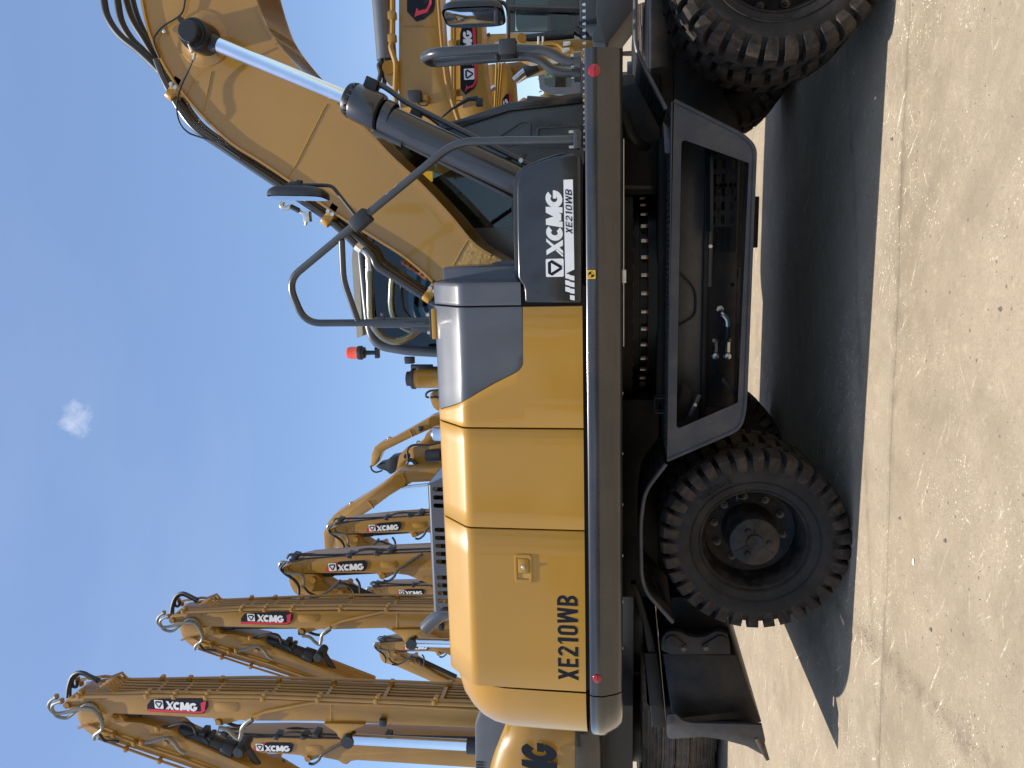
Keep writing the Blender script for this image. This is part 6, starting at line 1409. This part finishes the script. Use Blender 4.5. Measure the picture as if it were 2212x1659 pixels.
slab_part(m7, 'house', c1([(1880, 150), (1880, 450), (2030, 450), (2030, 150)]), 20.0, 2., 'far_yellow', .03)
# ---- trees far beyond the yard
def tree(label, px_, Y, h, seed):
    rt = random.Random(seed); base = W(1300, px_, Y); base.z = 0
    r = empty('broadleaf_tree', base); tag(r, label, 'tree', 'trees beyond the yard')
    tk = MB().tube([base, base + Vector((.1, 0, h * .4)), base + Vector((.3, .1, h * .7))], .22, 8, r2=.06)
    for k in range(6):
        a = rt.uniform(0, 6.28); s0 = base + Vector((.15, 0, h * rt.uniform(.35, .6))); tk.tube([s0, s0 + Vector((cos(a) * h * .14, sin(a) * h * .14, h * .13)), s0 + Vector((cos(a) * h * .22, sin(a) * h * .22, h * .28))], .07, 6, r2=.02)
    tk.build('trunk', 'trunk_bark', r)
    lf = MB(); cl = [(base + Vector((rt.gauss(0, h * .15), rt.gauss(0, h * .15), h * rt.uniform(.42, .95))), h * rt.uniform(.08, .17)) for _ in range(22)]
    for c, rad in cl:
        for _ in range(110):
            d = Vector((rt.gauss(0, 1), rt.gauss(0, 1), rt.gauss(0, .8))).normalized() * rad * rt.uniform(.5, 1.05); s_ = rt.uniform(.10, .2)
            u = Vector((rt.gauss(0, 1), rt.gauss(0, 1), rt.gauss(0, 1))).normalized(); v = u.orthogonal().normalized()
            p = c + d; lf.add([p - u * s_, p + v * s_ * .5, p + u * s_, p - v * s_ * .5], [(0, 1, 2, 3)])
    lf.build('crown', 'leaf', r, merge=False, smooth=False)
tree('leafy tree far beyond the yard, seen through the far light-framed cab', 165, 55, 7.0, 1)
tree('leafy tree far beyond the yard, seen beside the black cab pillar', 215, 60, 7.5, 2)
tree('leafy tree far beyond the yard, seen past the upright stick and bucket', 120, 62, 6.5, 3)
# ---- small loose things on the concrete
rk = random.Random(11); pbm = []
for k in range(5):
    mb = MB(); n = 7; ring = [[Vector((cos(6.283 * i / n) * (1 - .35 * j) * rk.uniform(.75, 1.2), sin(6.283 * i / n) * (1 - .35 * j) * rk.uniform(.75, 1.2), j * .55 * rk.uniform(.7, 1.1))) for i in range(n)] for j in range(3)]
    mb.grid([r_ + r_[:1] for r_ in ring]).add(ring[2], [tuple(range(n))]); pbm.append(mb)
grit = MB()
for k in range(900):
    if k < 380: g = G(rk.uniform(1850, 2212), rk.uniform(0, 1659)); s_ = rk.choice([.0012, .0016, .002, .003])
    else:
        t = rk.random(); g = G(1868 + 250 * t + rk.gauss(0, 16), 1370 + 250 * t + rk.gauss(0, 18) ) if k < 640 else G(1868 + rk.gauss(0, 14), 1375 + rk.gauss(0, 22)); s_ = rk.choice([.0015, .002, .0025])
    m_ = pbm[k % 5]; a = rk.uniform(0, 6.28); grit.add([g + Vector((v.x * cos(a) - v.y * sin(a), v.x * sin(a) + v.y * cos(a), v.z)) * s_ for v in m_.v], m_.f)
tag(grit.build('grit', 'pebble_stone', merge=False, smooth=False), 'dark grit and crumbs scattered over the concrete', kind='stuff')
for k, (x, y, lab) in enumerate(((2162, 667, 'small dark stone in the middle of the lit concrete'), (1945, 1120, 'dark pebble on the concrete near the rear wheel shadow'), (2043, 1168, 'dark pebble beside the white paper scrap'), (2012, 1660 - 300, 'dark pebble past the white paper scrap'), (1928, 300, 'dark pebble close to the open slab joint'))):
    g = G(x, y); mb = MB(); m_ = pbm[k]; mb.add([g + Vector((v.x, v.y, v.z * .8)) * .011 for v in m_.v], m_.f)
    tag(mb.build('pebble', 'pebble_stone', smooth=False), lab, 'pebble', 'loose pebbles on the concrete')
g = G(1974, 1214); tag(MB().add([g + Vector(v) for v in ((-.014, -.006, .002), (.014, -.009, .004), (.016, .006, .003), (-.009, .008, .005), (.0, .0, .006))], [(0, 1, 4), (1, 2, 4), (2, 3, 4), (3, 0, 4)]).build('paper_scrap', 'paper', smooth=False), 'crumpled white paper scrap lying on the concrete', 'litter')

# ---- the facing row of machines behind the photographer (seen only as reflections in the paint)
for k, (x, y, rz, lab) in enumerate(((-6.5, -12.5, 90, 'excavator of the facing row, outermost'), (-2.2, -13.0, 90, 'excavator of the facing row, second'), (2.2, -12.8, 90, 'excavator of the facing row, third'), (6.6, -12.6, 90, 'excavator of the facing row, innermost'))):
    r = empty('crawler_excavator', (x, y, 0)); tag(r, lab + ', opposite the wheeled machine', 'excavator', 'facing row behind the camera')
    inst(BODY, r, (x, y, 0), 1., Matrix.Rotation(R(rz), 4, 'Z'))
    inst(B.parts, r, (x + .2, y - 1.0, 6.4), 1., Matrix.Rotation(R(rz), 4, 'Z'))
